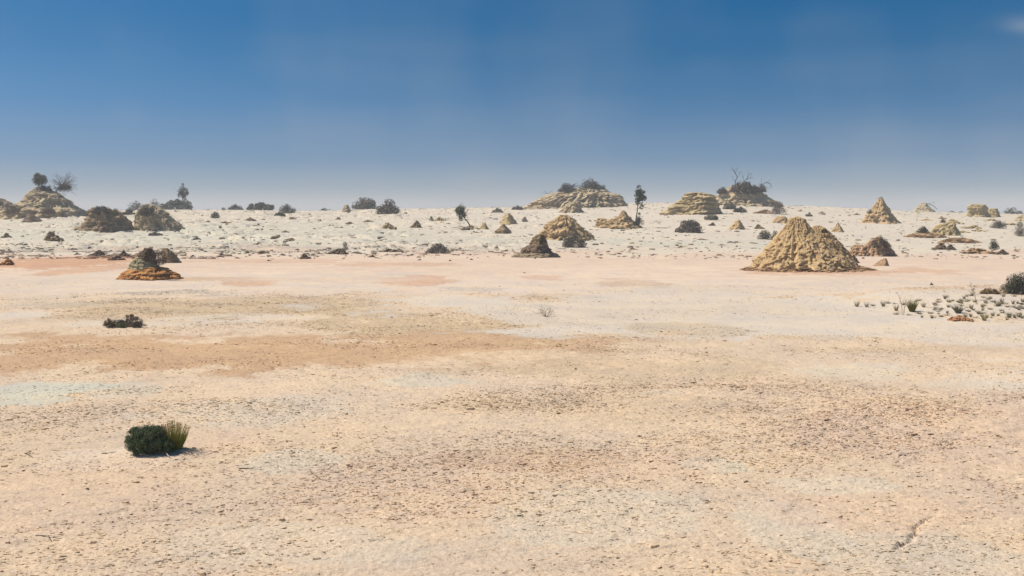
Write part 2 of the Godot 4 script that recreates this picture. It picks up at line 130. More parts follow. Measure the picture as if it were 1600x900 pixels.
const SHRUBS := [
	["dome_shrub","hazy grey dome leftmost of the far domes on the left skyline","shrub","",-117.8,null,-322,6.84,4.91,0.9,"haze",34],
	["dome_shrub","hazy olive bush behind the ridge shaped mound on the left skyline","shrub","",-108.7,null,-312,4.68,4.79,0.9,"olive",24],
	["dome_shrub","wide hazy grey green dome under the three trunked skyline tree","shrub","",-89.97,null,-276,9.66,2.97,0.9,"haze",56],
	["dome_shrub","faint low grey shrub left of the row of skyline domes","shrub","",-84.33,null,-300,2.44,1.35,0.9,"haze",13],
	["dome_shrub","smaller grey dome left of the long flat skyline dome","shrub","",-80.78,null,-300,5.25,2.29,0.9,"haze",28],
	["dome_shrub","long flat topped grey dome shrub on the left skyline","shrub","",-66.63,null,-272,7.99,2.1,0.9,"grey",47],
	["dome_shrub","tall rounded grey dome right of the long flat skyline dome","shrub","",-49.87,null,-227.92,3.99,2.22,0.9,"grey",28],
	["dome_shrub","low olive shrub at the foot of the rounded skyline dome","shrub","",-47.76,null,-211.03,2.64,1.01,0.9,"olive",20],
	["dome_shrub","small sage shrub on the slope right of the ridge shaped mound","shrub","",-59.34,null,-205.1,1.92,1.37,0.9,"sage",15],
	["dome_shrub","barely visible low shrub left of the pale clay stump","shrub","",-54.6,null,-300,3.75,1.4,0.9,"haze",20],
	["dome_shrub","left one of two big domes on the skyline, pointed top","shrub","",-38.7,null,-270,7.09,3.29,0.9,"grey",42],
	["dome_shrub","dark lopsided dome with a bulging right top on the skyline","shrub","",-25.94,null,-215.57,5.12,3.28,0.9,"greydark",38],
	["dome_shrub","tiny round dark bush beside the pale rubble heap","shrub","",-14.59,null,-185.71,0.93,0.91,0.9,"dark",8],
	["dome_shrub","pale grey shrub on the crest left of the little tan cone","shrub","",-3.09,null,-215.27,2.69,1.17,0.9,"palegrey",20],
	["dome_shrub","faint grey shrub on the crest left of the wide pale mesa","shrub","",1.15,null,-231.17,2.89,0.97,0.9,"palegrey",20],
	["dome_shrub","tiny dark bush right of the little tan cone","shrub","",2.3,null,-184.05,1.15,1.01,0.9,"greydark",10],
	["spiky_shrub","grey brown spiky shrub alone at the edge of the peach sand","shrub","",-7.85,null,-109.23,2.46,1.27,0.9,"spiky",36],
	["spiky_shrub","grey dome shrub in front of the rough cone shaped mound","shrub","",7.54,null,-124.38,3.11,1.66,0.9,"spiky",40],
	["dome_shrub","grey brown dome shrub on an orange foot below the layered mesa","shrub","",26.78,null,-154.9,4.07,2.03,0.9,"greydark",42],
	["dome_shrub","low dark green bush below the scrub covered skyline mound","shrub","",45.23,null,-203.28,2.92,1.21,0.9,"dark",23],
	["dome_shrub","dull grey bush left of the low dark green bush","shrub","",45.42,null,-214.36,2.95,1.69,0.9,"grey",22],
	["dome_shrub","olive bush at the right foot of the layered mesa","shrub","",35.32,null,-182.13,2.73,1.19,0.9,"olive",24],
	["dome_shrub","dark grey round bush at the right foot of the overgrown skyline mound","shrub","",51.75,null,-199.09,2.99,2.67,0.9,"greydark",24],
	["dome_shrub","dark green round bush left of the biggest cone","shrub","",34.58,null,-140.55,2.11,1.36,0.9,"dark",24],
	["dome_shrub","smaller dark bush half hidden by the left slope of the biggest cone","shrub","",35.99,null,-140.23,1.23,1.29,0.9,"dark",14],
	["dome_shrub","tiny grey bush on the crest left of the pyramid mound","shrub","",56.24,null,-194.42,1.46,0.82,0.9,"greydark",12],
	["dome_shrub","round dark green bush touching the yellowish wedge mound","shrub","",59.86,null,-149.35,1.96,1.36,0.9,"dark",21],
	["spiky_shrub","purplish brown shrub on rubble right of the wedge mound","shrub","",79.43,null,-167.49,2.72,1.41,0.9,"spiky",26],
	["spiky_shrub","grey straggly shrub at the right picture edge above the reddish heap","shrub","",73.63,null,-148.72,1.67,2.1,0.9,"twiggy",18],
	["dome_shrub","faint blue grey bush left of the straw coloured mesa","shrub","",135.8,null,-318,3.58,2.18,0.9,"haze",18],
	["dome_shrub","second faint bush hard against the straw coloured mesa","shrub","",139.17,null,-318,2.39,2.18,0.9,"haze",12],
	["dome_shrub","long hazy hill of scrub at the far right skyline","shrub","",163.53,null,-335,9.21,3.88,0.9,"haze",44],
	["dome_shrub","small grey shrub behind the lump at far left","shrub","",-79.55,null,-213.38,2.93,1.28,0.9,"greydark",22],
	["dome_shrub","low grey tuft below the ridge shaped mound","shrub","",-53.51,null,-153.88,2.12,0.63,0.9,"palegrey",22],
	["dome_shrub","low grey shrub right of the ridge shaped mound","shrub","",-43.43,null,-141.08,1.5,0.59,0.9,"palegrey",17],
	["dome_shrub","tiny bush on the slope above the yellowish wedge mound","shrub","",75.7,null,-180.33,1.13,0.77,0.9,"greydark",10],
	["dome_shrub","dark bush drooping over the right side of the three tiered mound","shrub","",-22.24,0.95,-64.4,0.97,1.01,0.9,"purpledark",24],
	["dome_shrub","small upright bush on the dark clod","shrub","",-17.86,0.25,-109.5,0.75,1.09,0.9,"dark",11],
	["dome_shrub","dark scrub on the crown of the broad crumbling mound","shrub","",-65.08,4.41,-163.12,3.47,1.32,0.9,"scrub",34],
	["dome_shrub","olive scrub on the right of the crumbling mound's crown","shrub","",-62.67,4.1,-162.12,1.42,1.21,0.9,"olive",14],
	["dome_shrub","dark scrub over the upper left of the ridge shaped mound","shrub","",-58.16,4.1,-163.39,2.86,1.83,0.9,"scrub",28],
	["dome_shrub","dark scrub draped over the pinkish mound's peak","shrub","",36.79,0.87,-102.57,1.99,1.28,0.9,"scrub",31],
	["spiky_shrub","wisp of scrub on the very tip of the pyramid mound","shrub","",64.04,6.33,-178.48,1.12,1.11,0.9,"scrub",10],
	["dome_shrub","patch of scrub halfway up the left flank of the pyramid","shrub","",61.67,4.44,-176.98,1.0,0.88,0.9,"scrub",9],
	["dome_shrub","dark bush on top of the hat shaped mound","shrub","",2.99,1.39,-99.86,0.75,1.0,0.9,"dark",12],
	["dome_shrub","small dark bush on the crumbling reddish heap","shrub","",52.25,0.4,-111.05,1.11,1.11,0.9,"dark",16],
	["dome_shrub","small dark bush high on the right shoulder of the biggest cone","shrub","",22.71,2.79,-74.56,0.51,0.33,0.9,"dark",11],
	["spiky_shrub","black tangled bush at left on the wide pale mesa","shrub","",12.56,9.24,-234.55,4.4,2.47,0.9,"scrub",30],
	["spiky_shrub","largest grey rounded bush on the wide pale mesa","shrub","",17.89,9.56,-235.55,5.3,3.36,0.9,"greytop",36],
	["spiky_shrub","small dark bush at right on the wide pale mesa","shrub","",20.82,9.56,-235.55,2.06,1.75,0.9,"greytop",14],
	["spiky_shrub","dry thicket across the crown of the overgrown skyline mound","shrub","",53.23,9.56,-235.58,7.36,2.33,0.5,"scrub",50],
	["spiky_shrub","scrub clump on the left end of the overgrown skyline mound","shrub","",48.3,9.29,-236.58,2.66,1.47,0.9,"scrub",18],
	["spiky_shrub","scrub clump on the right end of the overgrown skyline mound","shrub","",57.14,9.58,-236.58,2.66,2.05,0.9,"scrub",18],
	["dome_shrub","low dark scrub under the two trees on the left hill","shrub","",-94.02,9.14,-206.94,3.36,1.03,0.9,"scrub",26],
	["spiky_shrub","brown dead scrub on the lower face of the left hill","shrub","",-90.14,4.5,-199.44,2.74,1.73,0.9,"palebrown",22],
	["spiky_shrub","grey brown scrub on the hump at the left picture edge","shrub","",-96.25,4.25,-198.44,3.72,2.22,0.9,"palebrown",30],
	["dome_shrub","dark shrub at the foot of the tall tree","shrub","",20.48,2.56,-164.98,1.65,1.64,0.9,"scrub",16],
	["dome_shrub","scrap of scrub on the straw coloured mesa","shrub","",96.96,5.73,-214.04,1.87,0.8,0.9,"scrub",14],
	["saltbush","big dark grey green bush cut by the right picture edge","shrub","",23.33,null,-46.99,1.53,1.06,0.9,"near_grey",52],
	["dry_grass","strip of dry brown grass left of the big edge bush","grass","",21.72,null,-46.45,0.99,0.3,0.3,"drygrass",34],
]
const TUFTS := [
	[15.14,-44.79,0.2,0.28,0,"small upright brownish tuft at the thin left end of the pale bank","small upright brownish tufts at the thin left end of the pale bank"],
	[15.44,-44.41,0.19,0.28,0,"small upright brownish tuft at the thin left end of the pale bank","small upright brownish tufts at the thin left end of the pale bank"],
	[15.8,-44.65,0.17,0.14,1,"low spreading grey tuft at the thin left end of the pale bank","low spreading grey tufts at the thin left end of the pale bank"],
	[16.11,-44.27,0.22,0.3,0,"small upright brownish tuft at the thin left end of the pale bank","small upright brownish tufts at the thin left end of the pale bank"],
	[16.59,-44.99,0.22,0.17,1,"low spreading grey tuft at the thin left end of the pale bank","low spreading grey tufts at the thin left end of the pale bank"],
	[16.76,-44.68,0.2,0.14,1,"low spreading grey tuft at the thin left end of the pale bank","low spreading grey tufts at the thin left end of the pale bank"],
	[16.14,-42.86,0.24,0.29,0,"small upright brownish tuft at the thin left end of the pale bank","small upright brownish tufts at the thin left end of the pale bank"],
	[15.62,-41.48,0.23,0.21,1,"low spreading grey tuft at the thin left end of the pale bank","low spreading grey tufts at the thin left end of the pale bank"],
	[16.67,-42.5,0.42,0.53,2,"roundest olive green tuft on the bank, right of the bare sapling",""],
	[17.5,-43.38,0.24,0.24,0,"small upright brownish tuft right of the bare sapling on the pale bank","small upright brownish tufts right of the bare sapling on the pale bank"],
	[17.15,-41.79,0.24,0.16,1,"low spreading grey tuft right of the bare sapling on the pale bank","low spreading grey tufts right of the bare sapling on the pale bank"],
	[18.39,-42.99,0.16,0.16,0,"small upright brownish tuft just behind the flat red slab","small upright brownish tufts just behind the flat red slab"],
	[18.23,-41.67,0.34,0.42,3,"pale sage bush in the middle of the tufted bank",""],
	[17.55,-41.12,0.36,0.15,1,"low spreading grey tuft just behind the flat red slab","low spreading grey tufts just behind the flat red slab"],
	[17.97,-40.42,0.2,0.2,0,"small upright brownish tuft just behind the flat red slab","small upright brownish tufts just behind the flat red slab"],
	[18.04,-38.94,0.22,0.37,0,"small upright brownish tuft just behind the flat red slab","small upright brownish tufts just behind the flat red slab"],
	[19.02,-39.18,0.15,0.12,0,"small upright brownish tuft at the front right corner of the pale bank","small upright brownish tufts at the front right corner of the pale bank"],
	[19.16,-43.77,0.22,0.14,1,"low spreading grey tuft on the bank around the thin leafy sapling","low spreading grey tufts on the bank around the thin leafy sapling"],
	[19.48,-43.8,0.22,0.14,1,"low spreading grey tuft on the bank around the thin leafy sapling","low spreading grey tufts on the bank around the thin leafy sapling"],
	[19.74,-43.53,0.27,0.19,0,"small upright brownish tuft on the bank around the thin leafy sapling","small upright brownish tufts on the bank around the thin leafy sapling"],
	[20.08,-43.26,0.27,0.22,0,"small upright brownish tuft on the bank around the thin leafy sapling","small upright brownish tufts on the bank around the thin leafy sapling"],
	[20.77,-44.29,0.17,0.14,0,"small upright brownish tuft on the bank below the big edge bush","small upright brownish tufts on the bank below the big edge bush"],
	[20.73,-43.21,0.19,0.22,0,"small upright brownish tuft on the bank below the big edge bush","small upright brownish tufts on the bank below the big edge bush"],
	[21.69,-45.05,0.25,0.2,0,"small upright brownish tuft on the bank below the big edge bush","small upright brownish tufts on the bank below the big edge bush"],
	[19.11,-42.43,0.16,0.24,0,"small upright brownish tuft just behind the flat red slab","small upright brownish tufts just behind the flat red slab"],
	[19.61,-42.54,0.21,0.21,0,"small upright brownish tuft just behind the flat red slab","small upright brownish tufts just behind the flat red slab"],
	[19.73,-42.09,0.21,0.13,1,"low spreading grey tuft at the front right corner of the pale bank","low spreading grey tufts at the front right corner of the pale bank"],
	[20.24,-42.62,0.19,0.13,1,"low spreading grey tuft at the front right corner of the pale bank","low spreading grey tufts at the front right corner of the pale bank"],
	[18.85,-41.19,0.18,0.18,0,"small upright brownish tuft just behind the flat red slab","small upright brownish tufts just behind the flat red slab"],
	[19.16,-40.65,0.18,0.2,0,"small upright brownish tuft at the front right corner of the pale bank","small upright brownish tufts at the front right corner of the pale bank"],
	[19.37,-40.61,0.18,0.15,0,"small upright brownish tuft at the front right corner of the pale bank","small upright brownish tufts at the front right corner of the pale bank"],
	[19.55,-40.07,0.18,0.23,0,"small upright brownish tuft at the front right corner of the pale bank","small upright brownish tufts at the front right corner of the pale bank"],
	[19.74,-40.04,0.15,0.23,0,"small upright brownish tuft at the front right corner of the pale bank","small upright brownish tufts at the front right corner of the pale bank"],
	[19.98,-40.18,0.15,0.28,0,"small upright brownish tuft at the front right corner of the pale bank","small upright brownish tufts at the front right corner of the pale bank"],
	[20.52,-42.27,0.21,0.13,1,"low spreading grey tuft at the front right corner of the pale bank","low spreading grey tufts at the front right corner of the pale bank"],
	[21.03,-42.83,0.19,0.19,0,"small upright brownish tuft at the front right corner of the pale bank","small upright brownish tufts at the front right corner of the pale bank"],
	[20.72,-41.69,0.21,0.18,0,"small upright brownish tuft at the front right corner of the pale bank","small upright brownish tufts at the front right corner of the pale bank"],
	[21.59,-43.15,0.19,0.22,0,"small upright brownish tuft at the front right corner of the pale bank","small upright brownish tufts at the front right corner of the pale bank"],
	[20.14,-45.19,0.14,0.14,0,"small upright brownish tuft on the bank around the thin leafy sapling","small upright brownish tufts on the bank around the thin leafy sapling"],
	[20.39,-45.43,0.14,0.11,1,"low spreading grey tuft on the bank around the thin leafy sapling","low spreading grey tufts on the bank around the thin leafy sapling"],
	[16.7,-41.9,0.18,0.16,1,"low spreading grey tuft right of the bare sapling on the pale bank","low spreading grey tufts right of the bare sapling on the pale bank"],
	[17.63,-42.18,0.16,0.13,1,"low spreading grey tuft right of the bare sapling on the pale bank","low spreading grey tufts right of the bare sapling on the pale bank"],
	[16.96,-44.18,0.17,0.22,1,"low spreading grey tuft at the thin left end of the pale bank","low spreading grey tufts at the thin left end of the pale bank"],
	[18.7,-40.15,0.15,0.15,0,"small upright brownish tuft at the front right corner of the pale bank","small upright brownish tufts at the front right corner of the pale bank"],
	[19.94,-39.84,0.15,0.22,0,"small upright brownish tuft at the front right corner of the pale bank","small upright brownish tufts at the front right corner of the pale bank"],
	[19.83,-41.24,0.15,0.15,1,"low spreading grey tuft at the front right corner of the pale bank","low spreading grey tufts at the front right corner of the pale bank"],
	[18.75,-41.97,0.18,0.13,1,"low spreading grey tuft just behind the flat red slab","low spreading grey tufts just behind the flat red slab"],
	[18.28,-40.17,0.15,0.13,1,"low spreading grey tuft just behind the flat red slab","low spreading grey tufts just behind the flat red slab"],
	[16.04,-41.21,0.18,0.13,1,"low spreading grey tuft right of the bare sapling on the pale bank","low spreading grey tufts right of the bare sapling on the pale bank"],
	[18.08,-43.6,0.22,0.16,1,"low spreading grey tuft right of the bare sapling on the pale bank","low spreading grey tufts right of the bare sapling on the pale bank"],
	[17.14,-40.68,0.18,0.13,1,"low spreading grey tuft right of the bare sapling on the pale bank","low spreading grey tufts right of the bare sapling on the pale bank"],
	[18.96,-41.47,0.18,0.16,1,"low spreading grey tuft just behind the flat red slab","low spreading grey tufts just behind the flat red slab"],
	[18.71,-40.63,0.12,0.1,1,"low spreading grey tuft just behind the flat red slab","low spreading grey tufts just behind the flat red slab"],
	[17.79,-41.68,0.14,0.13,0,"small upright brownish tuft just behind the flat red slab","small upright brownish tufts just behind the flat red slab"],
	[16.67,-40.26,0.14,0.1,1,"low spreading grey tuft right of the bare sapling on the pale bank","low spreading grey tufts right of the bare sapling on the pale bank"],
	[16.18,-40.23,0.08,0.12,0,"small upright brownish tuft right of the bare sapling on the pale bank","small upright brownish tufts right of the bare sapling on the pale bank"],
	[19.07,-42.17,0.09,0.12,1,"low spreading grey tuft just behind the flat red slab","low spreading grey tufts just behind the flat red slab"],
	[19.12,-43.61,0.16,0.09,0,"small upright brownish tuft on the bank around the thin leafy sapling","small upright brownish tufts on the bank around the thin leafy sapling"],
	[21.3,-42.68,0.14,0.13,1,"low spreading grey tuft at the front right corner of the pale bank","low spreading grey tufts at the front right corner of the pale bank"],
	[20.44,-45.33,0.11,0.21,0,"small upright brownish tuft on the bank around the thin leafy sapling","small upright brownish tufts on the bank around the thin leafy sapling"],
	[20.46,-42.86,0.13,0.2,0,"small upright brownish tuft at the front right corner of the pale bank","small upright brownish tufts at the front right corner of the pale bank"],
	[17.07,-40.59,0.11,0.11,0,"small upright brownish tuft right of the bare sapling on the pale bank","small upright brownish tufts right of the bare sapling on the pale bank"],
	[20.03,-41.74,0.11,0.14,1,"low spreading grey tuft at the front right corner of the pale bank","low spreading grey tufts at the front right corner of the pale bank"],
	[18.93,-44.16,0.17,0.14,1,"low spreading grey tuft on the bank around the thin leafy sapling","low spreading grey tufts on the bank around the thin leafy sapling"],
	[20.63,-42.98,0.19,0.15,0,"small upright brownish tuft at the front right corner of the pale bank","small upright brownish tufts at the front right corner of the pale bank"],
	[18.89,-41.25,0.12,0.09,1,"low spreading grey tuft just behind the flat red slab","low spreading grey tufts just behind the flat red slab"],
	[19.5,-40.04,0.12,0.16,1,"low spreading grey tuft at the front right corner of the pale bank","low spreading grey tufts at the front right corner of the pale bank"],
	[19.07,-42.64,0.16,0.12,1,"low spreading grey tuft just behind the flat red slab","low spreading grey tufts just behind the flat red slab"],
	[19.12,-41.34,0.15,0.11,1,"low spreading grey tuft just behind the flat red slab","low spreading grey tufts just behind the flat red slab"],
	[21.38,-42.76,0.17,0.14,1,"low spreading grey tuft at the front right corner of the pale bank","low spreading grey tufts at the front right corner of the pale bank"],
	[18.47,-44.16,0.14,0.17,1,"low spreading grey tuft right of the bare sapling on the pale bank","low spreading grey tufts right of the bare sapling on the pale bank"],
	[20.72,-42.87,0.17,0.16,1,"low spreading grey tuft at the front right corner of the pale bank","low spreading grey tufts at the front right corner of the pale bank"],
	[21.0,-42.0,0.1,0.18,1,"low spreading grey tuft at the front right corner of the pale bank","low spreading grey tufts at the front right corner of the pale bank"],
	[19.82,-42.81,0.18,0.14,1,"low spreading grey tuft just behind the flat red slab","low spreading grey tufts just behind the flat red slab"],
	[16.45,-39.95,0.13,0.15,0,"small upright brownish tuft right of the bare sapling on the pale bank","small upright brownish tufts right of the bare sapling on the pale bank"],
	[18.63,-44.66,0.09,0.14,1,"low spreading grey tuft right of the bare sapling on the pale bank","low spreading grey tufts right of the bare sapling on the pale bank"],
	[20.63,-44.67,0.16,0.13,1,"low spreading grey tuft on the bank around the thin leafy sapling","low spreading grey tufts on the bank around the thin leafy sapling"],
	[18.84,-43.95,0.1,0.19,1,"low spreading grey tuft on the bank around the thin leafy sapling","low spreading grey tufts on the bank around the thin leafy sapling"],
	[20.97,-41.86,0.11,0.14,1,"low spreading grey tuft at the front right corner of the pale bank","low spreading grey tufts at the front right corner of the pale bank"],
	[18.16,-43.85,0.13,0.15,1,"low spreading grey tuft right of the bare sapling on the pale bank","low spreading grey tufts right of the bare sapling on the pale bank"],
	[18.98,-44.76,0.15,0.2,0,"small upright brownish tuft on the bank around the thin leafy sapling","small upright brownish tufts on the bank around the thin leafy sapling"],
	[19.66,-43.21,0.08,0.09,1,"low spreading grey tuft on the bank around the thin leafy sapling","low spreading grey tufts on the bank around the thin leafy sapling"],
	[20.76,-41.96,0.17,0.15,1,"low spreading grey tuft at the front right corner of the pale bank","low spreading grey tufts at the front right corner of the pale bank"],
	[19.08,-44.16,0.19,0.13,0,"small upright brownish tuft on the bank around the thin leafy sapling","small upright brownish tufts on the bank around the thin leafy sapling"],
	[18.99,-43.12,0.19,0.14,1,"low spreading grey tuft just behind the flat red slab","low spreading grey tufts just behind the flat red slab"],
	[18.59,-40.24,0.08,0.09,1,"low spreading grey tuft just behind the flat red slab","low spreading grey tufts just behind the flat red slab"],
	[20.37,-40.94,0.1,0.09,1,"low spreading grey tuft at the front right corner of the pale bank","low spreading grey tufts at the front right corner of the pale bank"],
	[17.66,-42.61,0.15,0.15,1,"low spreading grey tuft right of the bare sapling on the pale bank","low spreading grey tufts right of the bare sapling on the pale bank"],
	[22.23,-45.21,0.12,0.17,1,"low spreading grey tuft on the bank below the big edge bush","low spreading grey tufts on the bank below the big edge bush"],
	[17.83,-42.98,0.12,0.17,1,"low spreading grey tuft right of the bare sapling on the pale bank","low spreading grey tufts right of the bare sapling on the pale bank"],
	[18.74,-41.82,0.15,0.1,1,"low spreading grey tuft just behind the flat red slab","low spreading grey tufts just behind the flat red slab"],
	[20.32,-42.6,0.16,0.16,1,"low spreading grey tuft at the front right corner of the pale bank","low spreading grey tufts at the front right corner of the pale bank"],
	[19.87,-40.75,0.15,0.16,1,"low spreading grey tuft at the front right corner of the pale bank","low spreading grey tufts at the front right corner of the pale bank"],
	[18.17,-41.6,0.08,0.17,1,"low spreading grey tuft just behind the flat red slab","low spreading grey tufts just behind the flat red slab"],
	[19.17,-43.51,0.15,0.18,0,"small upright brownish tuft on the bank around the thin leafy sapling","small upright brownish tufts on the bank around the thin leafy sapling"],
	[20.44,-43.4,0.09,0.2,1,"low spreading grey tuft on the bank below the big edge bush","low spreading grey tufts on the bank below the big edge bush"],
	[18.85,-40.08,0.15,0.08,0,"small upright brownish tuft at the front right corner of the pale bank","small upright brownish tufts at the front right corner of the pale bank"],
	[20.68,-44.16,0.18,0.1,1,"low spreading grey tuft on the bank below the big edge bush","low spreading grey tufts on the bank below the big edge bush"],
	[16.69,-41.67,0.1,0.14,1,"low spreading grey tuft right of the bare sapling on the pale bank","low spreading grey tufts right of the bare sapling on the pale bank"],
	[19.2,-45.17,0.15,0.18,1,"low spreading grey tuft on the bank around the thin leafy sapling","low spreading grey tufts on the bank around the thin leafy sapling"],
	[17.26,-43.83,0.15,0.14,1,"low spreading grey tuft right of the bare sapling on the pale bank","low spreading grey tufts right of the bare sapling on the pale bank"],
	[20.55,-44.08,0.14,0.2,1,"low spreading grey tuft on the bank below the big edge bush","low spreading grey tufts on the bank below the big edge bush"],
	[19.66,-43.95,0.11,0.19,1,"low spreading grey tuft on the bank around the thin leafy sapling","low spreading grey tufts on the bank around the thin leafy sapling"],
	[19.71,-44.49,0.12,0.18,0,"small upright brownish tuft on the bank around the thin leafy sapling","small upright brownish tufts on the bank around the thin leafy sapling"],
	[17.96,-42.69,0.17,0.14,1,"low spreading grey tuft right of the bare sapling on the pale bank","low spreading grey tufts right of the bare sapling on the pale bank"],
	[17.39,-41.57,0.15,0.08,0,"small upright brownish tuft right of the bare sapling on the pale bank","small upright brownish tufts right of the bare sapling on the pale bank"],
	[21.12,-42.38,0.16,0.09,1,"low spreading grey tuft at the front right corner of the pale bank","low spreading grey tufts at the front right corner of the pale bank"],
	[19.4,-44.11,0.12,0.19,1,"low spreading grey tuft on the bank around the thin leafy sapling","low spreading grey tufts on the bank around the thin leafy sapling"],
	[17.84,-42.51,0.12,0.1,1,"low spreading grey tuft right of the bare sapling on the pale bank","low spreading grey tufts right of the bare sapling on the pale bank"],
	[18.94,-41.14,0.16,0.14,1,"low spreading grey tuft just behind the flat red slab","low spreading grey tufts just behind the flat red slab"],
	[21.87,-43.34,0.09,0.09,0,"small upright brownish tuft on the bank below the big edge bush","small upright brownish tufts on the bank below the big edge bush"],
	[20.75,-42.23,0.08,0.14,1,"low spreading grey tuft at the front right corner of the pale bank","low spreading grey tufts at the front right corner of the pale bank"],
	[21.24,-42.87,0.1,0.16,0,"small upright brownish tuft at the front right corner of the pale bank","small upright brownish tufts at the front right corner of the pale bank"],
	[17.7,-44.71,0.1,0.12,0,"small upright brownish tuft right of the bare sapling on the pale bank","small upright brownish tufts right of the bare sapling on the pale bank"],
	[20.42,-43.14,0.08,0.14,0,"small upright brownish tuft at the front right corner of the pale bank","small upright brownish tufts at the front right corner of the pale bank"],
	[16.69,-42.6,0.15,0.17,0,"small upright brownish tuft right of the bare sapling on the pale bank","small upright brownish tufts right of the bare sapling on the pale bank"],
	[19.37,-41.98,0.15,0.16,0,"small upright brownish tuft just behind the flat red slab","small upright brownish tufts just behind the flat red slab"],
	[19.13,-43.8,0.16,0.1,0,"small upright brownish tuft on the bank around the thin leafy sapling","small upright brownish tufts on the bank around the thin leafy sapling"],
	[17.91,-44.89,0.15,0.18,1,"low spreading grey tuft right of the bare sapling on the pale bank","low spreading grey tufts right of the bare sapling on the pale bank"],
	[20.36,-42.68,0.14,0.2,1,"low spreading grey tuft at the front right corner of the pale bank","low spreading grey tufts at the front right corner of the pale bank"],
	[18.19,-40.43,0.1,0.17,0,"small upright brownish tuft just behind the flat red slab","small upright brownish tufts just behind the flat red slab"],
]
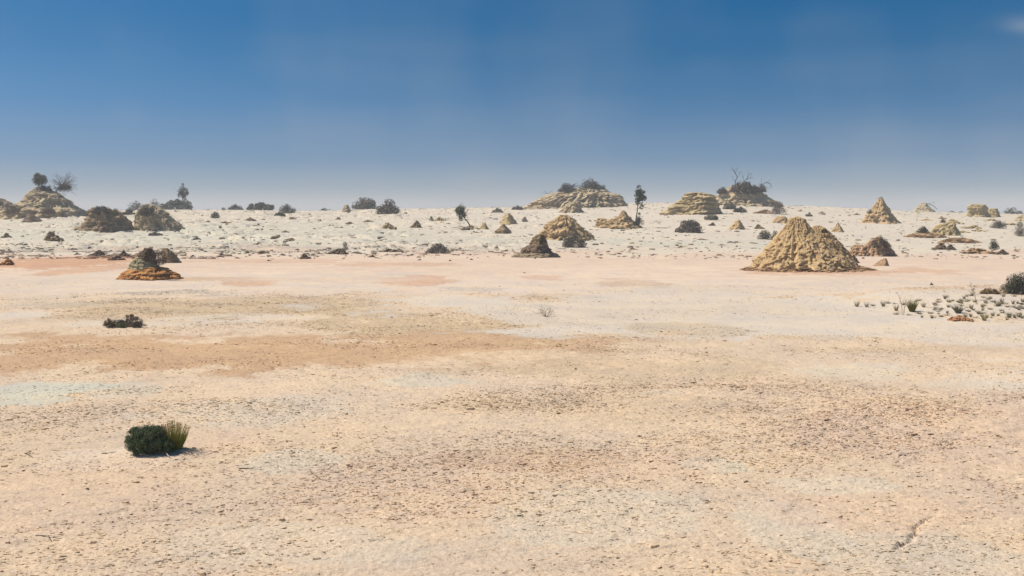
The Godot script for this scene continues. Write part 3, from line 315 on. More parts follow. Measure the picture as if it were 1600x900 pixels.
const ZONES := [
	[-46.55,158.65,41.65,30.18,0.49,0.48,0.405,0.55,0.1],
	[-35.02,200.55,52.64,34.87,0.545,0.495,0.41,0.5,0.1],
	[-81.41,181.24,18.12,19.05,0.545,0.495,0.41,0.5,0.1],
	[39.12,179.2,47.04,40.35,0.575,0.505,0.425,0.6,0],
	[13.23,212.32,39.81,19.57,0.575,0.505,0.425,0.5,0],
	[-41.04,119.41,32.09,9.26,0.43,0.38,0.315,0.75,0.8],
	[-2.94,117.66,14.71,5.97,0.43,0.38,0.315,0.35,0.3],
	[25.63,132.39,9.93,9.25,0.49,0.48,0.405,0.45,0.4],
	[1.7,136.35,11.93,8.46,0.49,0.48,0.405,0.35,0.2],
	[0.0,92.21,69.16,24.08,0.595,0.465,0.365,0.75,0],
	[-19.23,61.38,19.18,11.42,0.585,0.49,0.405,0.8,0],
	[10.77,57.27,25.06,8.08,0.585,0.49,0.405,0.8,0],
	[-40.06,87.72,5.48,14.08,0.515,0.3,0.185,0.85,0.35],
	[-32.06,75.9,1.9,6.27,0.515,0.3,0.185,0.6,0.35],
	[-15.49,61.06,1.72,2.34,0.515,0.3,0.185,0.6,0.1],
	[-5.74,63.16,1.97,4.98,0.515,0.3,0.185,0.6,0.3],
	[-10.71,85.61,4.82,3.44,0.515,0.3,0.185,0.4,0.1],
	[-20.09,91.77,8.03,3.94,0.515,0.3,0.185,0.35,0.1],
	[-19.25,65.41,2.45,2.01,0.465,0.31,0.19,0.6,0.1],
	[2.12,67.61,1.69,3.57,0.515,0.3,0.185,0.4,0.1],
	[7.03,62.37,1.95,3.65,0.465,0.31,0.19,0.4,0.3],
	[30.41,74.76,2.1,4.36,0.515,0.3,0.185,0.45,0.1],
	[31.88,69.76,2.62,3.05,0.595,0.465,0.365,0.5,0],
	[21.48,73.8,5.07,3.41,0.515,0.3,0.185,0.6,0.1],
	[-11.36,64.79,5.67,2.63,0.595,0.465,0.365,0.6,0],
	[-17.68,52.72,3.62,3.91,0.43,0.38,0.315,0.5,0.9],
	[2.2,50.21,1.88,3.55,0.48,0.37,0.25,0.6,0.9],
	[-2.12,56.35,2.11,3.48,0.43,0.38,0.315,0.45,0.6],
	[8.09,44.44,1.39,1.55,0.48,0.37,0.25,0.5,0.6],
	[-13.44,45.59,8.26,5.17,0.48,0.37,0.25,0.8,0.8],
	[-21.89,47.17,3.83,2.79,0.43,0.38,0.315,0.35,0.7],
	[-20.08,41.55,1.3,1.63,0.575,0.505,0.425,0.8,0],
	[-10.04,39.97,3.75,1.51,0.575,0.505,0.425,0.7,0.1],
	[-14.64,37.58,3.05,1.11,0.575,0.505,0.425,0.6,0.1],
	[-9.64,30.65,10.34,5.2,0.465,0.31,0.19,0.9,0.75],
	[-3.76,37.4,5.84,5.2,0.48,0.37,0.25,0.95,0.9],
	[-0.76,30.1,6.21,4.76,0.48,0.37,0.25,0.55,0.9],
	[-7.47,32.09,2.21,4.17,0.465,0.31,0.19,0.6,0.5],
	[-2.73,30.98,6.39,4.47,0.465,0.31,0.19,0.7,0.7],
	[-4.38,28.98,7.61,2.9,0.465,0.31,0.19,0.45,0.7],
	[8.24,43.75,11.48,8.69,0.575,0.505,0.425,0.75,0.05],
	[1.79,35.69,2.01,1.21,0.575,0.505,0.425,0.8,0.1],
	[14.62,35.79,7.38,5.15,0.575,0.505,0.425,0.7,0.1],
	[-3.07,49.0,3.06,5.23,0.575,0.505,0.425,0.8,0],
	[6.36,36.17,1.58,2.06,0.48,0.37,0.25,0.5,0.6],
	[11.97,30.69,3.64,1.19,0.48,0.37,0.25,0.5,0.5],
	[10.03,33.25,1.87,1.05,0.48,0.37,0.25,0.35,0.4],
	[13.61,28.45,1.24,0.77,0.575,0.505,0.425,0.7,0.1],
	[-10.64,23.09,1.59,1.86,0.49,0.48,0.405,0.85,0.0],
	[-8.95,23.25,1.31,1.2,0.49,0.48,0.405,0.4,0.3],
	[-2.48,24.6,1.69,1.15,0.49,0.48,0.405,0.45,0.8],
	[3.33,22.94,0.57,0.34,0.49,0.48,0.405,0.7,0.2],
	[8.82,26.41,2.31,1.76,0.545,0.495,0.41,0.5,0.2],
	[12.16,25.37,1.74,1.83,0.575,0.505,0.425,0.5,0.2],
	[11.04,24.3,1.37,0.94,0.545,0.495,0.41,0.4,0.3],
	[3.37,26.71,5.01,3.35,0.48,0.37,0.25,0.55,0.9],
	[6.15,21.62,4.32,3.63,0.565,0.435,0.32,0.5,1.3],
	[2.41,21.23,2.39,2.14,0.48,0.37,0.25,0.4,1.0],
	[-0.95,21.54,1.48,1.91,0.48,0.37,0.25,0.4,1.2],
	[8.22,18.54,2.55,3.21,0.56,0.42,0.315,0.5,1.1],
	[-5.35,21.16,2.38,1.78,0.545,0.495,0.41,0.35,0.6],
	[-3.58,16.59,0.73,0.71,0.545,0.495,0.41,0.5,0.5],
	[-6.62,16.59,0.93,0.71,0.585,0.49,0.405,0.6,0.2],
	[1.11,13.44,1.34,1.16,0.545,0.495,0.41,0.4,0.7],
	[3.38,16.15,0.61,0.59,0.49,0.48,0.405,0.5,0.5],
	[3.53,12.88,0.56,1.07,0.545,0.495,0.41,0.45,0.5],
	[-1.51,14.81,1.48,1.75,0.56,0.42,0.315,0.4,0.9],
	[-2.75,12.32,1.39,0.74,0.545,0.495,0.41,0.3,0.8],
	[4.76,14.98,0.94,0.51,0.545,0.495,0.41,0.45,0.6],
	[-6.47,14.54,1.45,2.01,0.56,0.42,0.315,0.4,0.8],
	[2.05,16.17,1.62,0.84,0.56,0.42,0.315,0.5,0.8],
	[5.06,11.65,1.09,0.88,0.545,0.495,0.41,0.35,0.6],
	[5.05,13.68,1.54,0.79,0.56,0.42,0.315,0.45,0.7],
	[0.42,16.59,1.24,0.71,0.465,0.31,0.19,0.25,0.7],
	[-5.37,18.05,1.02,1.04,0.56,0.42,0.315,0.4,0.5],
	[19.11,44.14,4.97,5.68,0.575,0.505,0.425,0.7,0.2],
]
const CREST := [[-200,5.0],[-135,4.75],[-113,5.2],[-84,5.75],[-50,5.5],[-27,6.0],[0,6.35],[17,7.0],[40,7.55],[74,6.7],[84,6.2],[101,5.2],[135,4.55],[200,4.3]]

# mineral colours of the mounds (linear): light, middle, dark seam
const EARTH := {
	"tan": [[0.68, 0.49, 0.275], [0.57, 0.40, 0.215], [0.40, 0.27, 0.14]],
	"straw": [[0.66, 0.52, 0.29], [0.55, 0.42, 0.225], [0.36, 0.26, 0.135]],
	"pale": [[0.64, 0.52, 0.34], [0.53, 0.42, 0.265], [0.35, 0.265, 0.165]],
	"palehaze": [[0.63, 0.52, 0.35], [0.55, 0.44, 0.285], [0.42, 0.33, 0.215]],
	"tanbrown": [[0.42, 0.31, 0.19], [0.30, 0.22, 0.135], [0.20, 0.145, 0.09]],
	"brown": [[0.25, 0.18, 0.125], [0.185, 0.13, 0.09], [0.13, 0.09, 0.065]],
	"brownpale": [[0.42, 0.325, 0.22], [0.31, 0.235, 0.155], [0.22, 0.165, 0.11]],
	"greygreen": [[0.47, 0.42, 0.28], [0.34, 0.305, 0.195], [0.24, 0.21, 0.13]],
	"orange": [[0.66, 0.36, 0.15], [0.50, 0.225, 0.08], [0.29, 0.11, 0.04]],
	"orangepale": [[0.57, 0.38, 0.225], [0.50, 0.29, 0.15], [0.38, 0.20, 0.10]],
	"pinktan": [[0.62, 0.42, 0.265], [0.50, 0.325, 0.195], [0.34, 0.21, 0.125]],
	"redrock": [[0.50, 0.27, 0.15], [0.42, 0.21, 0.115], [0.33, 0.16, 0.09]],
}
# leaf colours (linear): two ends of the range, then the stems; style 0 = rounded leaf cushions, 1 = spiky twigs and leaves
const PLANT := {
	"haze": [[0.169, 0.156, 0.111], [0.111, 0.111, 0.078], [0.12, 0.10, 0.08], 0],
	"grey": [[0.195, 0.163, 0.117], [0.117, 0.104, 0.0715], [0.12, 0.10, 0.08], 0],
	"greydark": [[0.156, 0.126, 0.0975], [0.091, 0.0754, 0.0585], [0.10, 0.08, 0.065], 0],
	"palegrey": [[0.27, 0.235, 0.18], [0.17, 0.145, 0.11], [0.2, 0.17, 0.13], 0],
	"palebrown": [[0.25, 0.19, 0.14], [0.16, 0.12, 0.085], [0.18, 0.14, 0.1], 1],
	"sage": [[0.17, 0.18, 0.13], [0.11, 0.12, 0.085], [0.14, 0.12, 0.1], 0],
	"olive": [[0.13, 0.12, 0.05], [0.075, 0.073, 0.032], [0.10, 0.08, 0.06], 0],
	"dark": [[0.075, 0.075, 0.035], [0.04, 0.042, 0.02], [0.08, 0.06, 0.045], 0],
	"purpledark": [[0.09, 0.068, 0.05], [0.05, 0.036, 0.03], [0.08, 0.06, 0.045], 0],
	"scrub": [[0.12, 0.10, 0.075], [0.065, 0.052, 0.042], [0.07, 0.055, 0.045], 1],
	"greytop": [[0.115, 0.10, 0.085], [0.07, 0.062, 0.055], [0.07, 0.06, 0.055], 1],
	"spiky": [[0.18, 0.15, 0.115], [0.10, 0.085, 0.065], [0.13, 0.10, 0.08], 1],
	"twiggy": [[0.22, 0.195, 0.14], [0.13, 0.115, 0.08], [0.17, 0.14, 0.11], 1],
	"near_grey": [[0.085, 0.085, 0.06], [0.045, 0.045, 0.032], [0.10, 0.085, 0.07], 0],
	"drygrass": [[0.27, 0.19, 0.09], [0.17, 0.12, 0.055], [0.2, 0.15, 0.08], 1],
}

var rng := RandomNumberGenerator.new()
var broad := FastNoiseLite.new()
var fine := FastNoiseLite.new()
var lump := FastNoiseLite.new()
var bins := []
var crest_x := PackedFloat32Array()
var crest_y := PackedFloat32Array()
var earth_mat: StandardMaterial3D
var ground_mat: StandardMaterial3D
var leaf_mat: StandardMaterial3D
var bark_mat: StandardMaterial3D
var grass_mat: StandardMaterial3D
var clod_mat: StandardMaterial3D
var used := {}


# ---------------------------------------------------------------- mesh collecting
class Shape:
	var v := PackedVector3Array()
	var n := PackedVector3Array()
	var c := PackedColorArray()
	var i := PackedInt32Array()

	func tri(a: Vector3, b: Vector3, d: Vector3, col: Color) -> void:
		var nn := (d - a).cross(b - a).normalized()
		var k := v.size()
		v.append(a); v.append(b); v.append(d)
		n.append(nn); n.append(nn); n.append(nn)
		c.append(col); c.append(col); c.append(col)
		i.append(k); i.append(k + 1); i.append(k + 2)

	# a bent two-triangle leaf
	func leaf(p: Vector3, along: Vector3, across: Vector3, col: Color) -> void:
		var nn := along.cross(across).normalized()
		var k := v.size()
		v.append(p - across * 0.5); v.append(p + along); v.append(p + across * 0.5); v.append(p - along * 0.45)
		for q in 4:
			n.append(nn); c.append(col)
		i.append(k); i.append(k + 2); i.append(k + 1)
		i.append(k); i.append(k + 3); i.append(k + 2)

	func tube(pts: Array, r0: float, r1: float, sides: int, col: Color) -> void:
		var base := v.size()
		var m := pts.size()
		for j in m:
			var p: Vector3 = pts[j]
			var a: Vector3 = pts[maxi(j - 1, 0)]
			var b: Vector3 = pts[mini(j + 1, m - 1)]
			var t := (b - a).normalized()
			var s := t.cross(Vector3(0.31, 0.2, 0.93)).normalized()
			var u := t.cross(s)
			var rr := lerpf(r0, r1, float(j) / float(m - 1))
			for q in sides:
				var an := TAU * q / sides
				var o := s * cos(an) + u * sin(an)
				v.append(p + o * rr); n.append(o); c.append(col)
		for j in m - 1:
			for q in sides:
				var a0 := base + j * sides + q
				var a1 := base + j * sides + (q + 1) % sides
				i.append(a0); i.append(a0 + sides); i.append(a1)
				i.append(a1); i.append(a0 + sides); i.append(a1 + sides)

	# grid of points, rows of w; wrapped = closed around
	func grid(pts: PackedVector3Array, cols: PackedColorArray, w: int, wrapped: bool) -> void:
		var base := v.size()
		var h := pts.size() / w
		v.append_array(pts)
		c.append_array(cols)
		for j in h:
			var up := mini(j + 1, h - 1) * w
			var dn := maxi(j - 1, 0) * w
			for q in w:
				var l := (q - 1 + w) % w if wrapped else maxi(q - 1, 0)
				var r := (q + 1) % w if wrapped else mini(q + 1, w - 1)
				var o := j * w
				n.append((pts[up + q] - pts[dn + q]).cross(pts[o + r] - pts[o + l]).normalized() if wrapped else (pts[o + r] - pts[o + l]).cross(pts[up + q] - pts[dn + q]).normalized())
		for j in h - 1:
			for q in (w if wrapped else w - 1):
				var a := base + j * w + q
				var b := base + j * w + (q + 1) % w
				if wrapped:
					i.append(a); i.append(b); i.append(a + w)
					i.append(b); i.append(b + w); i.append(a + w)
				else:
					i.append(a); i.append(a + w); i.append(b)
					i.append(b); i.append(a + w); i.append(b + w)

	func mesh(m: Material, uv := PackedVector2Array()) -> ArrayMesh:
		var arr := []
		arr.resize(Mesh.ARRAY_MAX)
		arr[Mesh.ARRAY_VERTEX] = v
		arr[Mesh.ARRAY_NORMAL] = n
		arr[Mesh.ARRAY_COLOR] = c
		arr[Mesh.ARRAY_INDEX] = i
		if uv.size():
			arr[Mesh.ARRAY_TEX_UV] = uv
		var o := ArrayMesh.new()
		o.add_surface_from_arrays(Mesh.PRIMITIVE_TRIANGLES, arr)
		o.surface_set_material(0, m)
		return o


func numbered(called: String) -> String:
	var k: int = used.get(called, 0)
	used[called] = k + 1
	return called if k == 0 else "%s_%03d" % [called, k]


func put(called: String, m: Mesh, parent: Node = self) -> MeshInstance3D:
	var o := MeshInstance3D.new()
	o.mesh = m
	o.cast_shadow = GeometryInstance3D.SHADOW_CASTING_SETTING_ON
	o.name = numbered(called) if parent == self else called
	parent.add_child(o, true)
	return o


func thing(called: String, at: Vector3, label: String, category: String, group := "") -> Node3D:
	var o := Node3D.new()
	o.name = numbered(called)
	add_child(o)
	o.position = at
	tag(o, label, category, group)
	return o


func tag(o: Node, label: String, category: String, group := "", kind := "") -> void:
	o.set_meta("label", label)
	o.set_meta("category", category)
	if group:
		o.set_meta("group", group)
	if kind:
		o.set_meta("kind", kind)


func col3(a: Array) -> Color:
	return Color(a[0], a[1], a[2])


# ---------------------------------------------------------------- terrain
func ss(a: float, b: float, x: float) -> float:
	var t := clampf((x - a) / (b - a), 0.0, 1.0)
	return t * t * (3.0 - 2.0 * t)


func crest(x: float) -> float:
	var m := crest_x.size()
	if x <= crest_x[0]:
		return crest_y[0]
	for k in m - 1:
		if x <= crest_x[k + 1]:
			return lerpf(crest_y[k], crest_y[k + 1], ss(crest_x[k], crest_x[k + 1], x))
	return crest_y[m - 1]


# the large shape of the land; d is metres north (minus z)
func land(x: float, d: float) -> float:
	var h := 0.0
	if d > 105.0:
		var a := crest(x)
		if d > 270.0:
			var q := d - 270.0
			h = a - minf(0.03 * q * q / (q + 25.0), a + 0.5)
		else:
			h = a * ss(105.0, 270.0, d)
	elif d > 38.0 and d < 58.0:
		h += 0.45 * ss(1.0, 0.45, Vector2((x - 25.0) / 12.0, (d - 48.0) / 9.5).length())
	elif d > 16.0 and d < 18.0:
		h += 0.07 * ss(1.0, 0.1, Vector2((x + 6.0) / 0.95, (d - 17.1) / 0.75).length())
	return h


const CRACK := [Vector2(4.66, 12.1), Vector2(4.78, 12.28), Vector2(4.9, 12.33), Vector2(5.02, 12.6), Vector2(5.12, 12.66), Vector2(5.2, 12.95), Vector2(5.42, 13.2), Vector2(5.7, 13.45)]


# fine relief: wind ripples, washed steps, rubble benches
func relief(x: float, d: float, k: float) -> float:
	var h := 0.0
	if d > 100.0:
		var f := ss(100.0, 125.0, d) * ss(268.0, 225.0, d)
		if f > 0.0:
			var s := fine.get_noise_2d(x * 0.16, d * 0.42)
			var rough := clampf(broad.get_noise_2d(x * 0.9 + 40.0, d * 1.5) * 2.4 + 0.6, 0.12, 1.2) * lerpf(1.0, 0.16, ss(-25.0, 22.0, x))
			h += f * (0.04 * broad.get_noise_2d(x * 2.0, d * 3.0) + rough * (0.24 * ss(0.05, 0.11, s) + 0.14 * ss(0.27, 0.32, s) - 0.14 * ss(-0.1, -0.15, s) - 0.14 + 0.07 * fine.get_noise_2d(x * 0.55, d * 1.0)))
	elif d > 7.0:
		var s := fine.get_noise_2d(x * 1.0, d * 2.4)
		var f := 0.25 + k
		h += 0.02 * broad.get_noise_2d(x * 3.0, d * 4.0) * ss(7.0, 30.0, d) * 2.0
		h += f * (0.014 * ss(0.05, 0.11, s) + 0.012 * ss(-0.16, -0.11, s) + 0.007 * fine.get_noise_2d(x * 4.0, d * 6.0) + 0.009 * lump.get_noise_2d(x * 9.0, d * 13.0))
		if d > 11.9 and d < 13.6 and x > 4.4 and x < 5.8:
			for q in CRACK.size() - 1:
				var a: Vector2 = CRACK[q]
				var b: Vector2 = CRACK[q + 1]
				var near := Geometry2D.get_closest_point_to_segment(Vector2(x, d), a, b)
				var w := 0.035 * (1.0 - 0.09 * q)
				h -= 0.05 * ss(w * 1.5, w * 0.4, near.distance_to(Vector2(x, d)))
	return h


func ground_y(x: float, z: float) -> float:
	return land(x, -z) + relief(x, -z, 0.5)


func bin_of(d: float) -> int:
	return clampi(int(log(maxf(d, 5.0) / 5.0) * 40.0), 0, 199)


# mineral colour of the ground; alpha carries how cloddy the surface is
func soil(x: float, d: float) -> Color:
	var n1 := broad.get_noise_2d(x * 0.8, d * 0.8)
	var n2 := fine.get_noise_2d(x * 0.25 + 70.0, d * 0.25)
	var n3 := fine.get_noise_2d(x * 1.6, d * 1.6 + 30.0)
	var dd := d * (1.0 + 0.17 * n1 + 0.06 * n2)
	var c := Color(0.55, 0.435, 0.325, 0.6)
	c = c.lerp(Color(0.595, 0.48, 0.385, 0.05), ss(52.0, 66.0, dd))
	c = c.lerp(Color(0.555, 0.49, 0.40, 0.1), ss(104.0, 118.0, dd))
	for zn in bins[bin_of(d)]:
		var ex: float = (x - zn[0]) / zn[2]
		var ed: float = (d - zn[1]) / zn[3]
		var r := ex * ex + ed * ed
		if r < 3.4:
			r = sqrt(r) + 0.62 * n1 + 0.5 * n2 + 0.16 * n3
			if r < 1.12:
				var w: float = zn[7] * ss(1.12, 0.82, r)
				c = c.lerp(Color(zn[4], zn[5], zn[6], zn[8]), w)
	var g := 1.0 + 0.05 * n3 + 0.07 * n2 + 0.06 * n1
	var warm := 0.05 * n2 + 0.025 * n3
	c.r *= g * (1.0 + warm * 0.4)
	c.g *= g
	c.b *= g * (1.0 - warm * 1.2)
	return c


func build_ground() -> void:
	for k in 200:
		var d := 5.0 * exp((k + 0.5) / 40.0)
		var l := []
		for zn in ZONES:
			if absf(d - zn[1]) < zn[3] * 1.9 + d * 0.03:
				l.append(zn)
		bins.append(l)
	var ds := PackedFloat32Array([-70.0, -45.0, -28.0, -15.0, -6.0, 0.0, 3.5, 6.0, 7.6, 8.6, 9.3])
	var d := 9.6
	while d < 420.0:
		ds.append(d)
		var step := d * d / 4096.0 * 0.72
		if d > 60.0:
			step = minf(step, 1.0)
		if d > 110.0:
			step = 0.62
		if d > 285.0:
			step = 4.0
		d += step
	for q in [470.0, 560.0, 700.0, 900.0, 1200.0, 1600.0]:
		ds.append(q)
	var w := 760
	var pts := PackedVector3Array()
	var cols := PackedColorArray()
	var uv := PackedVector2Array()
	for dr in ds:
		var half := 8.0 + 0.6 * absf(dr)
		for q in w:
			var t := 2.0 * q / (w - 1.0) - 1.0
			t = t * (0.86 + 0.14 * t * t)
			var x := t * half
			var cc := soil(x, dr)
			pts.append(Vector3(x, land(x, dr) + relief(x, dr, cc.a), -dr))
			cc.a = 1.0
			cols.append(cc)
			uv.append(Vector2(x, dr) * 0.31)
	var s := Shape.new()
	s.grid(pts, cols, w, false)
	var o := put("ground", s.mesh(ground_mat, uv))
	tag(o, "wide pan of peach and cream clay rising to a pale crest", "ground", "", "structure")


# ---------------------------------------------------------------- earth forms
func loft(prof: Array, kz: float, seed_at: Vector3, rough: float, rill: float, strata: float, seg: int, lev: int, scheme: String, facet := 2.0, turned := 0.7) -> ArrayMesh:
	var pal: Array = EARTH[scheme]
	var light := col3(pal[0])
	var mid := col3(pal[1])
	var dark := col3(pal[2])
	var rows := prof.duplicate()
	var lowest: Array = rows[0]
	var span: float = lowest[2] - lowest[1]
	rows.insert(0, [lowest[0] - 0.06 * span - 0.25, lowest[1] - 0.01 * span, lowest[2] + 0.01 * span])
	var top: Array = rows[-1]
	var tw: float = top[2] - top[1]
	var tc: float = 0.5 * (top[1] + top[2])
	rows.append([top[0] + tw * 0.05, tc - tw * 0.3, tc + tw * 0.3])
	rows.append([top[0] + tw * 0.06, tc - tw * 0.01, tc + tw * 0.01])
	var lens := PackedFloat32Array([0.0])
	for k in range(1, rows.size()):
		var dy: float = rows[k][0] - rows[k - 1][0]
		var dl: float = 0.5 * ((rows[k][2] - rows[k][1]) - (rows[k - 1][2] - rows[k - 1][1]))
		lens.append(lens[-1] + sqrt(dy * dy + dl * dl))
	var total: float = lens[-1]
	var high: float = top[0]
	var pts := PackedVector3Array()
	var cols := PackedColorArray()
	var kk := 0
	var f := 5.0 / span
	# plan outline: a rounded square turned so that a corner looks out, drawn to the measured width
	var plan := PackedVector2Array()
	var east := 0.0
	var west := 0.0
	for q in seg:
		var a := TAU * q / seg
		var m := pow(pow(absf(cos(a - turned)), facet) + pow(absf(sin(a - turned)), facet), -1.0 / facet)
		plan.append(Vector2(cos(a), sin(a)) * m)
		east = maxf(east, plan[q].x)
		west = maxf(west, -plan[q].x)
	for q in seg:
		plan[q].x /= east if plan[q].x > 0.0 else west
		plan[q].y /= 0.5 * (east + west)
	for l in lev + 1:
		var s := total * l / lev
		while kk < rows.size() - 2 and s > lens[kk + 1]:
			kk += 1
		var t := clampf((s - lens[kk]) / maxf(lens[kk + 1] - lens[kk], 1e-5), 0.0, 1.0)
		var y := lerpf(rows[kk][0], rows[kk + 1][0], t)
		var xl := lerpf(rows[kk][1], rows[kk + 1][1], t)
		var xr := lerpf(rows[kk][2], rows[kk + 1][2], t)
		var cx := 0.5 * (xl + xr)
		var hw := 0.5 * (xr - xl)
		for q in seg:
			var a := TAU * q / seg
			var ca := cos(a)
			var sa := sin(a)
			var p := Vector3(cx + hw * plan[q].x, y, hw * kz * plan[q].y)
			var g := p * f + seed_at
			var nl := lump.get_noise_3d(g.x * 1.2, g.y * 1.2, g.z * 1.2)
			var nf := lump.get_noise_3d(g.x * 4.5, g.y * 4.5, g.z * 4.5)
			# gullies run down the fall line, wandering a little
			var nr := absf(fine.get_noise_3d(ca * 2.6 + seed_at.x, y * f * 0.35 + nl * 0.5, sa * 2.6 + seed_at.z))
			var nr2 := absf(fine.get_noise_3d(ca * 6.5 + seed_at.y, y * f * 0.6 + nl * 0.7, sa * 6.5))
			var nh := lump.get_noise_3d(g.x * 12.0, g.y * 12.0, g.z * 12.0)
			var bed := fine.get_noise_3d(seed_at.x * 3.0 + p.x * f * 0.35, (y + 0.03 * nl * span) * 6.4 / maxf(high, 0.2), p.z * f * 0.35)
			var out := hw * (rill * (0.3 - 1.8 * nr) * 0.6 + rill * (0.15 - 1.2 * nr2) * 0.6 + rough * (0.36 * nl - 0.05))
			out += span * (strata * bed * 0.8 + rough * (0.034 * nf + 0.034 * nh + 0.02 * nl))
			out = clampf(out, -0.62 * hw - 0.005 * span, 0.16 * hw + 0.03 * span)
			p.x += ca * out
			p.z += sa * out
			p.y += high * (rough * 0.10 * nl + rough * (0.07 * nf + 0.05 * nh)) * clampf(y / maxf(high, 0.01), 0.0, 1.0)
			pts.append(p)
			var tone := clampf(0.5 + 0.9 * nl + 0.4 * nf + 0.5 * bed, 0.0, 1.0)
			var cc := mid.lerp(light, tone)
			var seam := fine.get_noise_3d(seed_at.z * 5.0 + p.x * f * 0.5, y * 7.0 / maxf(high, 0.2) + 11.0 + 0.6 * nl, p.z * f * 0.5)
			cc = cc.lerp(dark, (0.25 + 5.0 * strata) * ss(0.2, 0.45, seam + 0.4 * nf))
			cols.append(cc)
	var sh := Shape.new()
	sh.grid(pts, cols, seg, true)
	return sh.mesh(earth_mat)


func build_mounds() -> void:
	var k := 0
	for m in MOUNDS:
		k += 1
		var at := Vector3(m[4], land(m[4], -m[5]) - 0.03, m[5])
		var px: int = m[7]
		var parts: Array = m[8]
		var seg := clampi(int(px * 1.15), 40, 210)
		var lev := clampi(int(px * 0.55), 22, 110)
		var root: Node3D = null
		if parts.size() > 1:
			root = thing(m[0], at, m[1], m[2], m[3])
		for j in parts.size():
			var p: Array = parts[j]
			var me := loft(p[5], m[6], Vector3(k * 7.3 + j, k * 3.1, j * 5.7 + k), p[2], p[3], p[4], seg, lev, p[1], 2.3 if px > 150 or k == 5 else 5.5, 0.60 + 0.16 * sin(k * 2.4 + j))
			if root:
				put(p[0], me, root)
			else:
				var o := put(m[0], me)
				o.position = at
				tag(o, m[1], m[2], m[3])


func build_rocks() -> void:
	var k := 0
	for m in ROCKS:
		k += 1
		var w: float = m[6]
		var h: float = m[7]
		rng.seed = 900 + k
		var lean := rng.randf_range(-0.22, 0.22) * w
		if m[3] != "":
			h *= 0.75
		var prof := [[-0.03, -w * 0.52, w * 0.52], [h * 0.3, -w * 0.42 + lean * 0.3, w * 0.42 + lean * 0.3], [h * 0.55, -w * 0.25 + lean * 0.7, w * 0.25 + lean * 0.7], [h, -w * 0.07 + lean, w * 0.07 + lean]]
		var big: bool = m[3] == ""
		var me := loft(prof, m[8], Vector3(k * 4.7, k * 2.3, k * 1.1), 1.25, 0.2, 0.04, 56 if big else 30, 18 if big else 11, m[9], 3.0, rng.randf() * 3.0)
		var o := put(m[0], me)
		o.position = Vector3(m[4], ground_y(m[4], m[5]) - 0.02, m[5])
		tag(o, m[1], m[2], m[3])


# ---------------------------------------------------------------- plants
func any_dir() -> Vector3:
	var y := rng.randf_range(-1.0, 1.0)
	var a := rng.randf() * TAU
	var r := sqrt(1.0 - y * y)
	return Vector3(r * cos(a), y, r * sin(a))


# leaves in the outer skin and inside of many overlapping cushions
func leaves(sh: Shape, lumps: Array, count: int, size: float, c0: Color, c1: Color, floor_y := 0.0) -> void:
	var sum := 0.0
	var acc := PackedFloat32Array()
	for l in lumps:
		sum += l[1] * l[1]
		acc.append(sum)
	for q in count:
		var pick := acc.bsearch(rng.randf() * sum)
		var l: Array = lumps[mini(pick, lumps.size() - 1)]
		var dir := any_dir()
		var p: Vector3 = l[0] + dir * float(l[1]) * (1.0 - 0.4 * pow(rng.randf(), 2.4))
		if p.y < floor_y:
			p.y = floor_y + rng.randf() * size
		var face := (dir + any_dir() * 0.75).normalized()
		var along := face.cross(any_dir()).normalized()
		var across := face.cross(along)
		var s := size * rng.randf_range(0.6, 1.35)
		var own := fposmod(float(pick) * 0.618, 1.0)
		sh.leaf(p, along * s, across * s * 0.8, c0.lerp(c1, clampf(own * 0.7 + rng.randf() * 0.45 - 0.07, 0.0, 1.0)))


func twigs(sh: Shape, p: Vector3, dir: Vector3, length: float, r: float, depth: int, col: Color, tips: Array, curl := 0.35) -> void:
	var pts := [p]
	var q := p
	var dd := dir
	for k in 3:
		dd = (dd + any_dir() * curl).normalized()
		q += dd * length / 3.0
		pts.append(q)
	sh.tube(pts, r, r * 0.55, 5 if depth > 1 else 4, col)
	if depth <= 0:
		tips.append(q)
		return
	for k in rng.randi_range(2, 3):
		var nd := (dd + any_dir() * 0.75 + Vector3(0, 0.12, 0)).normalized()
		twigs(sh, pts[rng.randi_range(2, 3)], nd, length * rng.randf_range(0.55, 0.8), r * 0.55, depth - 1, col, tips, curl)


